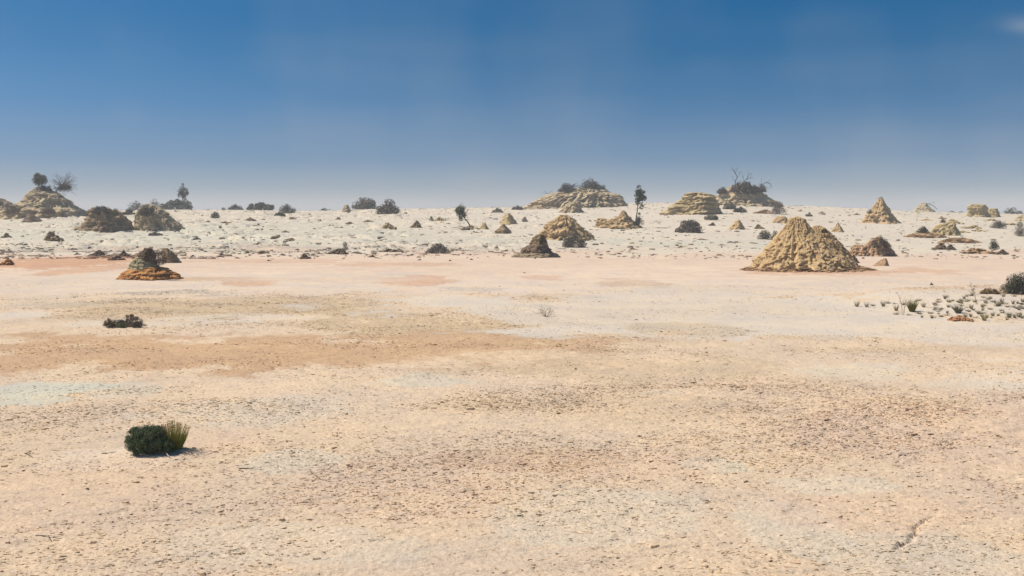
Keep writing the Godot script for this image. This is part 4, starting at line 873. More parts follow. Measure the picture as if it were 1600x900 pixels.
func build_shrubs() -> void:
	var k := 0
	for m in SHRUBS:
		k += 1
		rng.seed = 4000 + k
		var z: float = m[6]
		var x: float = m[4]
		var held: bool = m[5] != null
		var y: float = m[5] if held else (land(x, -z) if z < -268.0 else ground_y(x, z)) - 0.02
		var w: float = m[7]
		var h: float = m[8]
		var px: int = m[11]
		var kind: Array = PLANT[m[10]]
		var c0 := col3(kind[0])
		var c1 := col3(kind[1])
		var root := thing(m[0], Vector3(x, y, z), m[1], m[2], m[3])
		var stems := Shape.new()
		var tips := []
		var spiky: bool = kind[3] == 1
		var lumps := []
		var dep: float = m[9]
		var count := clampi(11 + px / 3, 12, 30)
		for q in count:
			var a := rng.randf() * TAU
			var rr := sqrt(rng.randf())
			var top := sqrt(maxf(1.0 - rr * rr, 0.0))
			var rad := h * rng.randf_range(0.2, 0.34)
			rad = minf(rad, w * 0.24)
			var reach := 1.0 - rad / (w * 0.5) * 0.7
			lumps.append([Vector3(cos(a) * rr * w * 0.5 * reach, maxf(top * (1.0 - 0.6 * pow(rng.randf(), 1.6)) * (h - rad * 0.75), rad * 0.3), sin(a) * rr * w * 0.5 * dep * reach), rad])
		lumps.append([Vector3(0, h * 0.74, 0), minf(h * 0.27, w * 0.3)])
		for q in 7:
			var a := TAU * q / 7.0
			lumps.append([Vector3(cos(a) * w * 0.36, h * 0.2, sin(a) * w * 0.36 * dep), minf(h * 0.28, w * 0.2)])
		var ns := 12 if not spiky else 16
		for q in ns:
			var goal: Vector3 = lumps[q % lumps.size()][0]
			var from := Vector3(goal.x * 0.25, -0.1, goal.z * 0.25)
			if spiky:
				twigs(stems, from, (goal - from).normalized(), (goal - from).length() * 0.62, w * 0.011, 2, col3(kind[2]), tips)
			else:
				stems.tube([from, from.lerp(goal, 0.5) + any_dir() * w * 0.03, goal], w * 0.014, w * 0.006, 4, col3(kind[2]))
		var fol := Shape.new()
		var size := clampf(w * (0.042 if px > 22 else 0.06), 0.015, 0.3)
		if m[10] == "near_grey":
			size = 0.045
		var n := 420 + px * 52
		if m[10] == "near_grey":
			n = 6500
		if spiky:
			size *= 0.8
			leaves(fol, lumps, int(n * 1.3), size, c0, c1, 0.0)
			for t in tips:
				for q in 3:
					var dir := any_dir()
					fol.leaf(t + dir * size * 0.7, dir * size, dir.cross(any_dir()).normalized() * size * 0.4, c0.lerp(c1, rng.randf()))
		else:
			leaves(fol, lumps, n, size, c0, c1, 0.0)
		put("stems", stems.mesh(bark_mat), root)
		put("foliage", fol.mesh(leaf_mat), root)


func blade(sh: Shape, p: Vector3, dir: Vector3, length: float, width: float, droop: float, col: Color) -> Vector3:
	var side := dir.cross(Vector3(0, 1, 0)).normalized().rotated(dir, rng.randf() * TAU)
	var a := p
	var d := dir
	for k in 3:
		var b := a + d * length / 3.0
		var w0 := width * (1.0 - 0.28 * k) * 0.5
		var w1 := width * (1.0 - 0.28 * (k + 1)) * 0.5
		sh.tri(a - side * w0, b - side * w1, a + side * w0, col)
		sh.tri(b - side * w1, b + side * w1, a + side * w0, col)
		a = b
		d = (d + Vector3(dir.x, -0.55, dir.z) * droop).normalized()
	return a


func tuft_mesh(kind: int, w: float, h: float) -> Array:
	var sh := Shape.new()
	var cols := [[Color(0.18, 0.16, 0.085), Color(0.30, 0.25, 0.15)], [Color(0.27, 0.24, 0.165), Color(0.16, 0.14, 0.09)], [Color(0.16, 0.145, 0.04), Color(0.11, 0.105, 0.03)], [Color(0.15, 0.155, 0.10), Color(0.21, 0.19, 0.12)]]
	var c: Array = cols[kind]
	var n: int = [60, 60, 220, 150][kind]
	for q in n:
		var a := rng.randf() * TAU
		var r := sqrt(rng.randf())
		var out: float = r * [0.5, 1.5, 0.45, 0.8][kind]
		var dir := Vector3(cos(a) * out, 1.0, sin(a) * out).normalized()
		blade(sh, Vector3(cos(a), 0, sin(a)) * r * w * 0.2 + Vector3(0, -0.02, 0), dir, h * rng.randf_range(0.6, 1.15), 0.013 if kind < 2 else 0.02, rng.randf_range(0.02, 0.2), c[0].lerp(c[1], rng.randf()))
	return [sh]


func build_tufts() -> void:
	var k := 0
	for t in TUFTS:
		k += 1
		rng.seed = 7000 + k
		var at := Vector3(t[0], ground_y(t[0], t[1]), t[1])
		var kind: int = t[4]
		var o := put("bank_tuft" if kind < 2 else "bank_bush", tuft_mesh(kind, t[2], t[3])[0].mesh(leaf_mat))
		o.position = at
		o.rotation.y = rng.randf() * TAU
		tag(o, t[5], "grass tuft" if kind < 2 else "bush", t[6])


func tree(called: String, label: String, at: Vector3, trunks: Array, limbs: Array, lumps: Array, n: int, size: float, c0: Color, c1: Color, bark: Color) -> Node3D:
	var root := thing(called, at, label, "tree")
	for t in trunks:
		var sh := Shape.new()
		sh.tube(t[0], t[1], t[1] * 0.6, 8, bark)
		put("trunk", sh.mesh(bark_mat), root)
	for l in limbs:
		var sh := Shape.new()
		var tips := []
		twigs(sh, l[0], (l[1] - l[0]).normalized(), (l[1] - l[0]).length() * 0.7, l[2], 2, bark, tips, 0.25)
		put("limb", sh.mesh(bark_mat), root)
	if n > 0:
		var fol := Shape.new()
		leaves(fol, lumps, n, size, c0, c1, -50.0)
		put("crown", fol.mesh(leaf_mat), root)
	return root


func ball(center: Vector3, rx: float, ry: float, count: int, r0: float, r1: float) -> Array:
	var l := []
	for q in count:
		var d := any_dir() * pow(rng.randf(), 0.4)
		l.append([center + Vector3(d.x * rx, d.y * ry, d.z * rx), rng.randf_range(r0, r1)])
	return l


func build_trees() -> void:
	var bark := Color(0.07, 0.055, 0.045)
	rng.seed = 21
	# round crown on the left hill
	var b := Vector3(-95.35, 9.35, -207.4)
	var lm := ball(Vector3(0.12, 1.95, 0), 1.25, 1.1, 38, 0.42, 0.7)
	tree("round_crowned_tree", "small tree with a dense ball shaped olive crown on the left hill", b, [[[Vector3(-0.25, -0.4, 0), Vector3(-0.2, 0.5, 0), Vector3(0.0, 1.6, 0)], 0.13], [[Vector3(1.5, -0.75, 0), Vector3(1.0, 0.1, 0.1), Vector3(0.4, 1.2, 0)], 0.09]], [[Vector3(0, 1.2, 0), Vector3(0.8, 2.4, 0.2), 0.06], [Vector3(0, 1.2, 0), Vector3(-0.8, 2.3, 0.1), 0.06]], lm, 5200, 0.13, Color(0.105, 0.085, 0.025), Color(0.05, 0.043, 0.015), bark)
	# straggly, half bare tree beside it
	rng.seed = 22
	b = Vector3(-92.1, 8.4, -207.2)
	var limbs := []
	for q in 44:
		var a := rng.randf() * TAU
		var e := rng.randf_range(-0.6, 1.1)
		limbs.append([Vector3(1.0, 1.2, 0) + any_dir() * 0.25, Vector3(1.75 + cos(a) * 2.1 * cos(e), 1.7 + sin(e) * 2.0, sin(a) * 1.6), 0.05])
	limbs.append([Vector3(0.1, 0.3, 0), Vector3(-1.2, 1.0, 0), 0.05])
	limbs.append([Vector3(0.6, 1.0, 0), Vector3(-1.0, 2.2, 0), 0.05])
	limbs.append([Vector3(0.1, 0.2, 0), Vector3(-1.6, 0.5, 0), 0.04])
	lm = ball(Vector3(1.9, 1.3, 0), 1.25, 1.0, 30, 0.3, 0.5)
	tree("straggly_tree", "straggly half bare grey tree leaning right on the left hill", b, [[[Vector3(0, -0.5, 0), Vector3(0.05, 0.45, 0), Vector3(0.5, 1.05, 0), Vector3(1.2, 1.5, 0)], 0.15]], limbs, lm, 2200, 0.11, Color(0.15, 0.12, 0.1), Color(0.09, 0.075, 0.06), Color(0.085, 0.07, 0.062))
	# far tree with three thin trunks
	rng.seed = 23
	b = Vector3(-91.2, land(-91.2, 284.0), -284.0)
	var up := 10.7 - b.y
	lm = ball(Vector3(0.35, up - 0.3, 0), 1.15, 1.35, 22, 0.4, 0.75)
	lm.append([Vector3(0.3, up + 2.0, 0), 0.42])
	lm.append([Vector3(0.8, up - 2.0, 0), 0.55])
	tree("three_trunked_tree", "hazy slender tree with three thin trunks on the left skyline", b, [[[Vector3(-1.3, -0.3, 0), Vector3(-1.25, up * 0.5, 0), Vector3(-0.6, up, 0)], 0.09], [[Vector3(0, -0.3, 0), Vector3(0.1, up * 0.5, 0), Vector3(0.3, up + 1.6, 0)], 0.12], [[Vector3(0.7, -0.3, 0), Vector3(0.8, up * 0.6, 0), Vector3(1.4, up + 0.5, 0)], 0.09]], [[Vector3(0.3, up - 0.5, 0), Vector3(2.0, up + 0.4, 0), 0.05], [Vector3(0.1, up - 0.8, 0), Vector3(-1.6, up + 0.6, 0), 0.05]], lm, 1500, 0.2, Color(0.12, 0.11, 0.06), Color(0.07, 0.067, 0.04), bark)
	# leaning tree in the middle
	rng.seed = 24
	b = Vector3(-6.64, ground_y(-6.64, -168.9), -168.9)
	lm = ball(Vector3(-1.75, 2.5, 0), 0.95, 1.15, 30, 0.28, 0.48)
	tree("leaning_tree", "small green tree leaning left on the pale slope", b, [[[Vector3(0, -0.2, 0), Vector3(-0.5, 0.8, 0), Vector3(-1.15, 1.6, 0), Vector3(-1.6, 2.5, 0)], 0.12]], [[Vector3(-1.0, 1.45, 0), Vector3(-2.5, 2.4, 0.2), 0.05], [Vector3(-1.2, 1.7, 0), Vector3(-1.0, 3.2, 0), 0.05], [Vector3(-1.4, 2.1, 0), Vector3(-2.0, 3.6, 0), 0.05], [Vector3(-0.9, 1.2, 0), Vector3(-2.2, 1.5, 0.3), 0.04]], lm, 2600, 0.13, Color(0.11, 0.115, 0.04), Color(0.055, 0.065, 0.025), bark)
	# tall narrow tree
	rng.seed = 25
	b = Vector3(19.95, 2.9, -165.3)
	lm = ball(Vector3(0.6, 4.35, 0), 0.75, 1.35, 30, 0.26, 0.46)
	lm.append([Vector3(0.9, 2.6, 0), 0.4])
	lm.append([Vector3(0.45, 5.75, 0), 0.4])
	lm.append([Vector3(1.5, 4.1, 0), 0.3])
	lm.append([Vector3(0.55, 1.55, 0), 0.22])
	tree("tall_narrow_tree", "tall slim green tree right of the knobbed mound", b, [[[Vector3(0, -0.4, 0), Vector3(0.05, 0.9, 0), Vector3(0.25, 2.2, 0), Vector3(0.5, 4.6, 0)], 0.11]], [[Vector3(0.25, 2.2, 0), Vector3(1.3, 3.6, 0.1), 0.05], [Vector3(0.3, 2.8, 0), Vector3(-0.2, 4.6, 0), 0.05], [Vector3(0.4, 3.4, 0), Vector3(1.2, 5.0, 0), 0.04]], lm, 2200, 0.15, Color(0.09, 0.098, 0.043), Color(0.042, 0.05, 0.024), bark)
	# dead wood
	rng.seed = 26
	var grey := Color(0.085, 0.07, 0.062)
	b = Vector3(51.4, 10.9, -237.2)
	tree("dead_tree", "bare dead tree with crooked tall branch on the overgrown skyline mound", b, [[[Vector3(0.1, -0.4, 0), Vector3(0.05, 1.2, 0), Vector3(0.55, 2.1, 0), Vector3(0.1, 2.9, 0), Vector3(-0.35, 3.9, 0)], 0.12]], [[Vector3(0.5, 2.0, 0), Vector3(1.6, 3.0, 0), 0.05], [Vector3(0.1, 2.8, 0), Vector3(0.5, 3.9, 0), 0.04], [Vector3(-0.1, 3.3, 0), Vector3(-0.9, 3.9, 0), 0.04], [Vector3(0.1, 1.0, 0), Vector3(-0.8, 2.0, 0), 0.05]], [], 0, 0.1, grey, grey, grey)
	b = Vector3(53.0, 10.9, -237.2)
	tree("dead_tree", "lower spreading dead branches in the middle of the overgrown skyline mound", b, [[[Vector3(0, -0.4, 0), Vector3(0.3, 0.9, 0), Vector3(1.1, 1.7, 0), Vector3(1.5, 2.5, 0)], 0.11]], [[Vector3(0.9, 1.5, 0), Vector3(2.4, 2.6, 0), 0.06], [Vector3(0.4, 1.0, 0), Vector3(0.2, 2.5, 0), 0.05], [Vector3(1.2, 1.9, 0), Vector3(2.0, 2.9, 0), 0.05]], [], 0, 0.1, grey, grey, grey)
	b = Vector3(58.3, 9.9, -237.4)
	tree("dead_tree", "dead branches arching to the right on the overgrown skyline mound", b, [[[Vector3(-1.5, -0.2, 0), Vector3(-0.8, 1.2, 0), Vector3(0.2, 1.9, 0), Vector3(1.2, 1.6, 0), Vector3(1.7, 0.8, 0)], 0.09]], [[Vector3(-0.8, 1.2, 0), Vector3(-0.5, 2.4, 0), 0.05], [Vector3(0.2, 1.8, 0), Vector3(1.3, 2.4, 0), 0.05], [Vector3(-1.2, 0.5, 0), Vector3(0.8, 1.0, 0), 0.05]], [], 0, 0.1, grey, grey, grey)
	b = Vector3(8.4, 8.3, -235.2)
	tree("dead_tree", "thin dead bush at the left end of the wide pale mesa", b, [[[Vector3(0, -0.2, 0), Vector3(-0.3, 0.7, 0), Vector3(-0.9, 1.5, 0)], 0.07]], [[Vector3(-0.3, 0.6, 0), Vector3(0.4, 1.7, 0), 0.04], [Vector3(-0.5, 0.9, 0), Vector3(-1.6, 1.3, 0), 0.04], [Vector3(0, 0.1, 0), Vector3(1.6, 1.0, 0), 0.04], [Vector3(0.2, 0, 0), Vector3(2.4, 1.6, 0), 0.05]], [], 0, 0.1, grey, grey, grey)
	b = Vector3(13.4, 9.9, -235.0)
	tree("dead_tree", "black fallen branches between the bushes of the wide pale mesa", b, [[[Vector3(-0.8, 0, 0), Vector3(0.3, 1.1, 0), Vector3(1.0, 1.5, 0)], 0.1], [[Vector3(-0.2, 1.1, 0.1), Vector3(1.4, 0.9, 0), Vector3(3.2, 0.2, 0)], 0.08]], [[Vector3(0.3, 1.0, 0), Vector3(1.6, 1.8, 0), 0.05], [Vector3(0.6, 1.2, 0), Vector3(2.2, 1.0, 0), 0.05]], [], 0, 0.1, Color(0.05, 0.042, 0.04), grey, Color(0.05, 0.042, 0.04))
	b = Vector3(106.2, 6.6, -261.8)
	tree("dead_tree", "dead boughs trailing down the right side of the nipple topped mound", b, [[[Vector3(-1.4, 0.5, 0), Vector3(0.0, 0.55, 0), Vector3(1.2, 0.1, 0), Vector3(2.2, -0.8, 0)], 0.09]], [[Vector3(-1.2, 0.5, 0), Vector3(0.2, 1.2, 0), 0.04], [Vector3(0.0, 0.5, 0), Vector3(1.4, 0.7, 0), 0.04]], [], 0, 0.1, grey, grey, grey)
	# fallen roots of the leaning tree
	b = Vector3(-8.0, ground_y(-8.0, -168.3), -168.3)
	tree("fallen_branch", "grey dead branch lying on the slope left of the leaning tree", b, [[[Vector3(1.0, 0.1, 0), Vector3(-0.3, 0.22, 0), Vector3(-1.6, 0.1, 0.1), Vector3(-2.0, -0.1, 0.2)], 0.06]], [[Vector3(0.2, 0.15, 0), Vector3(-0.9, 0.4, 0.2), 0.03]], [], 0, 0.1, grey, grey, Color(0.2, 0.17, 0.13))


func build_near_plants() -> void:
	# dark cushion bush in the left foreground
	rng.seed = 31
	var b := Vector3(-6.11, ground_y(-6.11, -16.95) - 0.01, -16.95)
	var root := thing("cushion_bush", b, "dark green cushion bush with curly leaves in the foreground", "bush")
	var lumps := []
	for q in 330:
		var a := rng.randf() * TAU
		var e := rng.randf()
		var sx := signf(cos(a)) * pow(absf(cos(a)), 0.88)
		var y := 0.03 + 0.365 * e
		var bulge := 1.0 + 0.10 * sin(a * 3.0 + 1.0) * sin(e * 5.0)
		if e > 0.62:
			var in_by := sqrt(rng.randf())
			y = 0.03 + 0.375 * (1.0 - 0.3 * pow(in_by, 3.0))
			bulge *= in_by * 0.95
		elif e < 0.2:
			bulge *= 0.9
		lumps.append([Vector3(sx * 0.325 * bulge, y * (1.0 + 0.07 * sin(a * 2.0 + 2.0)), sin(a) * 0.26 * bulge), rng.randf_range(0.034, 0.052)])
	for q in 46:
		lumps.append([Vector3(rng.randf_range(-0.25, 0.25), rng.randf_range(0.08, 0.3), rng.randf_range(-0.18, 0.18)), 0.085])
	for q in 30:
		lumps.append([Vector3(rng.randf_range(0.3, 0.46), rng.randf_range(0.03, 0.19), rng.randf_range(-0.05, 0.2)), rng.randf_range(0.026, 0.042)])
	var fol := Shape.new()
	leaves(fol, lumps, 60000, 0.0095, Color(0.125, 0.165, 0.085), Color(0.055, 0.08, 0.042), 0.015)
	var st := Shape.new()
	for q in 16:
		var l: Array = lumps[q * 20]
		var g: Vector3 = l[0]
		st.tube([Vector3(g.x * 0.3, -0.04, g.z * 0.3), g * 0.6 + Vector3(0, 0.02, 0), g], 0.012, 0.005, 5, Color(0.12, 0.09, 0.06))
	put("stems", st.mesh(bark_mat), root)
	put("foliage", fol.mesh(leaf_mat), root)
	# grass tuft beside it
	rng.seed = 32
	b = Vector3(-5.74, ground_y(-5.74, -17.15) - 0.01, -17.15)
	root = thing("grass_tuft", b, "bright green grass tuft with tan seed heads behind the cushion bush", "grass tuft")
	var bl := Shape.new()
	var hd := Shape.new()
	var dry := Shape.new()
	for q in 950:
		var a := rng.randf() * TAU
		var r := sqrt(rng.randf())
		var dir := Vector3(cos(a) * r * 0.55, 1.0, sin(a) * r * 0.55).normalized()
		var from := Vector3(cos(a), 0, sin(a)) * r * 0.12 + Vector3(0, -0.02, 0)
		var dead := rng.randf() < 0.28
		var len := rng.randf_range(0.28, 0.5) * (1.0 - 0.22 * r * r)
		var tip := blade(dry if dead else bl, from, dir, len, 0.0085, rng.randf_range(-0.12, 0.04), Color(0.30, 0.21, 0.085).lerp(Color(0.22, 0.14, 0.05), rng.randf()) if dead else Color(0.16, 0.25, 0.035).lerp(Color(0.32, 0.33, 0.06), rng.randf()))
		if len > 0.36 and rng.randf() < 0.6:
			for k in 3:
				var dd := (dir + any_dir() * 0.9).normalized()
				hd.leaf(tip + any_dir() * 0.01, dd * 0.02, dd.cross(any_dir()).normalized() * 0.012, Color(0.36, 0.22, 0.10).lerp(Color(0.5, 0.36, 0.2), rng.randf()))
	put("blades", bl.mesh(grass_mat), root)
	put("dry_blades", dry.mesh(grass_mat), root)
	put("seed_heads", hd.mesh(grass_mat), root)
	# bleached stick at their foot
	rng.seed = 33
	var s := Shape.new()
	s.tube([Vector3(-0.11, 0.1, -0.1), Vector3(-0.03, 0.055, 0.02), Vector3(0.05, 0.015, 0.13), Vector3(0.09, 0.004, 0.17)], 0.009, 0.006, 6, Color(0.5, 0.4, 0.3))
	var o := put("bleached_stick", s.mesh(bark_mat))
	o.position = Vector3(-5.73, ground_y(-5.73, -16.85), -16.8)
	tag(o, "short bleached stick between the cushion bush and the grass tuft", "stick")
	# hummock with several small shrubs in the left middle ground
	for q in [
		["brown_tuft", "brown left end bush of the small hummock in the left middle ground", -14.48, -36.6, 0.42, 0.46, Color(0.21, 0.155, 0.08), Color(0.13, 0.10, 0.05), 1700],
		["grey_bush", "grey green middle bush of the small hummock in the left middle ground", -14.15, -36.75, 0.58, 0.45, Color(0.21, 0.2, 0.145), Color(0.11, 0.11, 0.08), 2400],
		["low_green_bush", "low green sprig at the front of the small hummock", -13.95, -36.45, 0.34, 0.2, Color(0.13, 0.155, 0.07), Color(0.08, 0.10, 0.04), 900],
		["olive_bush", "olive spike standing highest on the small hummock", -13.86, -36.95, 0.36, 0.85, Color(0.12, 0.105, 0.03), Color(0.06, 0.055, 0.02), 900],
		["purple_grey_bush", "purplish grey right end bush of the small hummock", -13.62, -36.7, 0.62, 0.5, Color(0.19, 0.16, 0.135), Color(0.10, 0.085, 0.07), 2400],
	]:
		rng.seed = 40 + int(q[8]) + int(-q[2] * 10.0)
		root = thing(q[0], Vector3(q[2], ground_y(q[2], q[3]), q[3]), q[1], "bush")
		var lm := []
		var stem := Shape.new()
		for k in 16:
			var a := rng.randf() * TAU
			var r := sqrt(rng.randf())
			var c := Vector3(cos(a) * r * q[4] * 0.4, q[5] * rng.randf_range(0.15, 0.85) * sqrt(1.0 - r * r * 0.8), sin(a) * r * q[4] * 0.35)
			lm.append([c, q[4] * rng.randf_range(0.1, 0.17)])
			var tips := []
			twigs(stem, Vector3(c.x * 0.3, -0.03, c.z * 0.3), (c + Vector3(0, 0.05, 0)).normalized(), c.length() * 0.75, 0.007, 2, Color(0.2, 0.16, 0.11), tips)
		var f := Shape.new()
		leaves(f, lm, q[8], 0.022, q[6], q[7], 0.0)
		put("stems", stem.mesh(bark_mat), root)
		put("foliage", f.mesh(leaf_mat), root)
	# pale twig bush
	rng.seed = 52
	b = Vector3(1.35, ground_y(1.35, -40.7), -40.7)
	root = thing("twig_bush", b, "small leafless pale twig bush alone on the sand in the middle", "bush")
	for q in 17:
		var sh := Shape.new()
		var a := rng.randf() * TAU
		var e := rng.randf_range(0.35, 1.0)
		var tips := []
		twigs(sh, Vector3(0.04 * cos(a), -0.02, 0.04 * sin(a)), Vector3(cos(a) * e, 1.0, sin(a) * e).normalized(), 0.27, 0.0075, 2, Color(0.19, 0.16, 0.11).lerp(Color(0.33, 0.29, 0.21), rng.randf()), tips, 0.3)
		put("twig", sh.mesh(bark_mat), root)
	# bare sticks on the bank
	rng.seed = 53
	b = Vector3(15.8, ground_y(15.8, -41.3), -41.3)
	root = thing("bare_sapling", b, "tall bare pale sapling with forked stem at the left of the tufted bank", "sapling")
	for q in [[Vector3(0, -0.03, 0), Vector3(-0.02, 0.35, 0), Vector3(-0.1, 0.65, 0), Vector3(-0.24, 0.93, 0)], [Vector3(0.07, -0.03, 0), Vector3(0.08, 0.3, 0), Vector3(0.12, 0.5, 0), Vector3(0.2, 0.7, 0)]]:
		var sh := Shape.new()
		sh.tube(q, 0.017, 0.006, 6, Color(0.42, 0.36, 0.28))
		var tips := []
		for k in 4:
			twigs(sh, q[1 + k % 2], (any_dir() + Vector3(0, 1.2, 0)).normalized(), 0.2, 0.006, 1, Color(0.36, 0.31, 0.24), tips)
		put("stem", sh.mesh(bark_mat), root)
	b = Vector3(19.9, ground_y(19.9, -43.9), -43.9)
	root = thing("bare_sapling", b, "thin sapling with a few leaf clumps behind the flat red slab", "sapling")
	var sh2 := Shape.new()
	sh2.tube([Vector3(0.05, -0.03, 0), Vector3(0, 0.25, 0), Vector3(-0.1, 0.45, 0), Vector3(-0.06, 0.64, 0)], 0.015, 0.006, 6, Color(0.3, 0.26, 0.2))
	var tp := [Vector3(-0.06, 0.64, 0)]
	for k in 7:
		twigs(sh2, [Vector3(0, 0.25, 0), Vector3(-0.1, 0.45, 0)][k % 2], (any_dir() + Vector3(0, 0.8, 0)).normalized(), 0.2, 0.007, 1, Color(0.3, 0.26, 0.2), tp)
	put("stem", sh2.mesh(bark_mat), root)
	var lf := Shape.new()
	for t in tp:
		for k in 6:
			var d := any_dir()
			lf.leaf(t + d * 0.03, d * 0.03, d.cross(any_dir()).normalized() * 0.022, Color(0.14, 0.14, 0.09))
	put("foliage", lf.mesh(leaf_mat), root)
	# loose sticks lying on the pan
	var k2 := 0
	for q in [[-5.95, 12.55, 0.5, 0.5, "grey forked stick lying in the lower left corner"], [-3.95, 19.2, 0.3, 0.2, "short dark stick up the pan behind the grass tuft"], [-6.9, 17.0, 0.22, -0.7, "tiny dark twig left of the cushion bush"], [-8.2, 17.0, 0.35, 0.5, "thin twig farther left of the cushion bush"], [-4.3, 15.9, 0.3, -0.3, "small dry twig right of the grass tuft's shadow"]]:
		k2 += 1
		rng.seed = 60 + k2
		var sk := Shape.new()
		var tips := []
		twigs(sk, Vector3(0, 0.012, 0), Vector3(cos(q[3]), 0.02, sin(q[3])).normalized(), q[2] * 0.6, 0.011, 1, Color(0.15, 0.125, 0.095), tips, 0.2)
		for j in sk.v.size():
			sk.v[j] = Vector3(sk.v[j].x, clampf(sk.v[j].y, 0.0, 0.035), sk.v[j].z)
		var so := put("loose_stick", sk.mesh(bark_mat))
		so.position = Vector3(q[0], ground_y(q[0], -q[1]), -q[1])
		tag(so, q[4], "stick")


# ---------------------------------------------------------------- uncountable small matter
func clod_mesh(seed_n: int, flat: float) -> ArrayMesh:
	rng.seed = seed_n
	var sh := Shape.new()
	var m := 7
	var lo := []
	var hi := []
	for q in m:
		var a := TAU * q / m + rng.randf_range(-0.25, 0.25)
		var r := rng.randf_range(0.38, 0.56)
		lo.append(Vector3(cos(a) * r, -0.25, sin(a) * r))
		var r2 := r * rng.randf_range(0.62, 0.95)
		hi.append(Vector3(cos(a) * r2, flat * rng.randf_range(0.55, 1.0), sin(a) * r2))
	var c := Vector3(rng.randf_range(-0.1, 0.1), flat * rng.randf_range(0.8, 1.1), rng.randf_range(-0.1, 0.1))
	for q in m:
		var p := (q + 1) % m
		sh.tri(lo[q], lo[p], hi[q], Color.WHITE)
		sh.tri(lo[p], hi[p], hi[q], Color.WHITE)
		sh.tri(hi[q], hi[p], c, Color.WHITE)
	return sh.mesh(clod_mat)


func scatter(called: String, label: String, category: String, me: Mesh, places: Array) -> void:
	var mm := MultiMesh.new()
	mm.transform_format = MultiMesh.TRANSFORM_3D
	mm.use_colors = true
	mm.mesh = me
	mm.instance_count = places.size()
	for q in places.size():
		mm.set_instance_transform(q, places[q][0])
		mm.set_instance_color(q, places[q][1])
	var o := MultiMeshInstance3D.new()
	o.multimesh = mm
	o.name = numbered(called)
	add_child(o)
	tag(o, label, category, "", "stuff")


func build_clods() -> void:
	var sets := [[], [], [], []]
	var shapes := []
	for q in 4:
		shapes.append(clod_mesh(300 + q, [0.5, 0.36, 0.62, 0.42][q]))
	rng.seed = 77
	var total := 0
	for q in 1150000:
		var d := sqrt(lerpf(9.4 * 9.4, 62.0 * 62.0, rng.randf()))
		if rng.randf() < 0.35:
			d = sqrt(lerpf(9.4 * 9.4, 24.0 * 24.0, rng.randf()))
		var x := rng.randf_range(-1.0, 1.0) * (3.0 + 0.53 * d)
		var s := fine.get_noise_2d(x * 1.0, d * 2.4)
		# clods break off along the edges of the washed steps
		var edge := maxf(ss(0.10, 0.03, absf(s - 0.08)), ss(0.10, 0.03, absf(s + 0.135)))
		var patchy := 0.45 + 1.35 * broad.get_noise_2d(x * 2.2 + 9.0, d * 3.8)
		if rng.randf() > 0.05 + 1.1 * edge + patchy * 0.3:
			continue
		var cc := soil(x, d)
		if rng.randf() > cc.a * 0.7 * pow(clampf(patchy + 0.25, 0.14, 1.15), 1.1):
			continue
		var size := 0.010 + 0.019 * pow(rng.randf(), 2.0)
		if rng.randf() < 0.05:
			size = 0.026 + 0.04 * pow(rng.randf(), 2.5)
		size *= 1.0 + 0.010 * (d - 12.0)
		var long := rng.randf_range(1.2, 4.6 if size < 0.026 else 2.6)
		var b := Basis(Vector3.UP, rng.randf_range(-0.45, 0.45) + (PI if rng.randf() < 0.5 else 0.0)) * Basis.from_euler(Vector3(rng.randf_range(-0.12, 0.12), 0, rng.randf_range(-0.12, 0.12)))
		b = b.scaled_local(Vector3(size * long, size * rng.randf_range(0.3, 0.8), size * rng.randf_range(0.7, 1.1)))
		var tone := rng.randf_range(0.84, 1.02)
		var y := land(x, d) + relief(x, d, cc.a)
		sets[rng.randi() % 4].append([Transform3D(b, Vector3(x, y, -d)), Color(cc.r * tone, cc.g * tone * 0.93, cc.b * tone * 0.84)])
		total += 1
	for q in 4:
		scatter("clay_crumbs", ["thin clay crumbs strewn over the foreground pan", "flat clay flakes strewn over the foreground pan", "blocky clay crumbs strewn over the foreground pan", "curled clay flakes strewn over the foreground pan"][q], "crumbs", shapes[q], sets[q])
	# rubble of the far slope and the grey gravel band at its foot
	var far := [[], []]
	rng.seed = 78
	for q in 260000:
		var d := rng.randf_range(96.0, 262.0)
		var x := rng.randf_range(-0.62, 0.62) * d
		var band := ss(11.0, 2.0, absf(d - 113.0 - 0.02 * x - 26.0 * broad.get_noise_2d(x * 0.8, d * 0.8))) * ss(0.02, -0.06, x / d) * clampf(0.5 + 1.6 * broad.get_noise_2d(x * 2.0 + 30.0, d), 0.1, 1.0)
		var s := fine.get_noise_2d(x * 0.16, d * 0.42)
		var edge := ss(0.09, 0.02, absf(s - 0.08)) * clampf(0.55 - 0.006 * x, 0.12, 1.0)
		var patchy := clampf(0.25 + 2.0 * broad.get_noise_2d(x * 0.9 + 40.0, d * 1.5), 0.0, 1.0)
		if rng.randf() > band * 0.75 + edge * patchy * 0.6 + 0.012:
			continue
		var cc := soil(x, d)
		var size := (0.10 + 0.26 * pow(rng.randf(), 3.0)) * (1.0 - 0.45 * band)
		var b := Basis(Vector3.UP, rng.randf_range(-0.5, 0.5)).scaled_local(Vector3(size * rng.randf_range(1.0, 3.6), size * rng.randf_range(0.5, 1.1), size))
		var tone := rng.randf_range(0.42, 0.9)
		far[q % 2].append([Transform3D(b, Vector3(x, land(x, d) + relief(x, d, 0.5), -d)), Color(cc.r * tone, cc.g * tone * 0.97, cc.b * tone * 0.9)])
	scatter("slope_rubble", "clay rubble strewn over the pale far slope", "rubble", shapes[0], far[0])
	scatter("slope_gravel", "grey gravel along the foot of the far slope", "gravel", shapes[2], far[1])


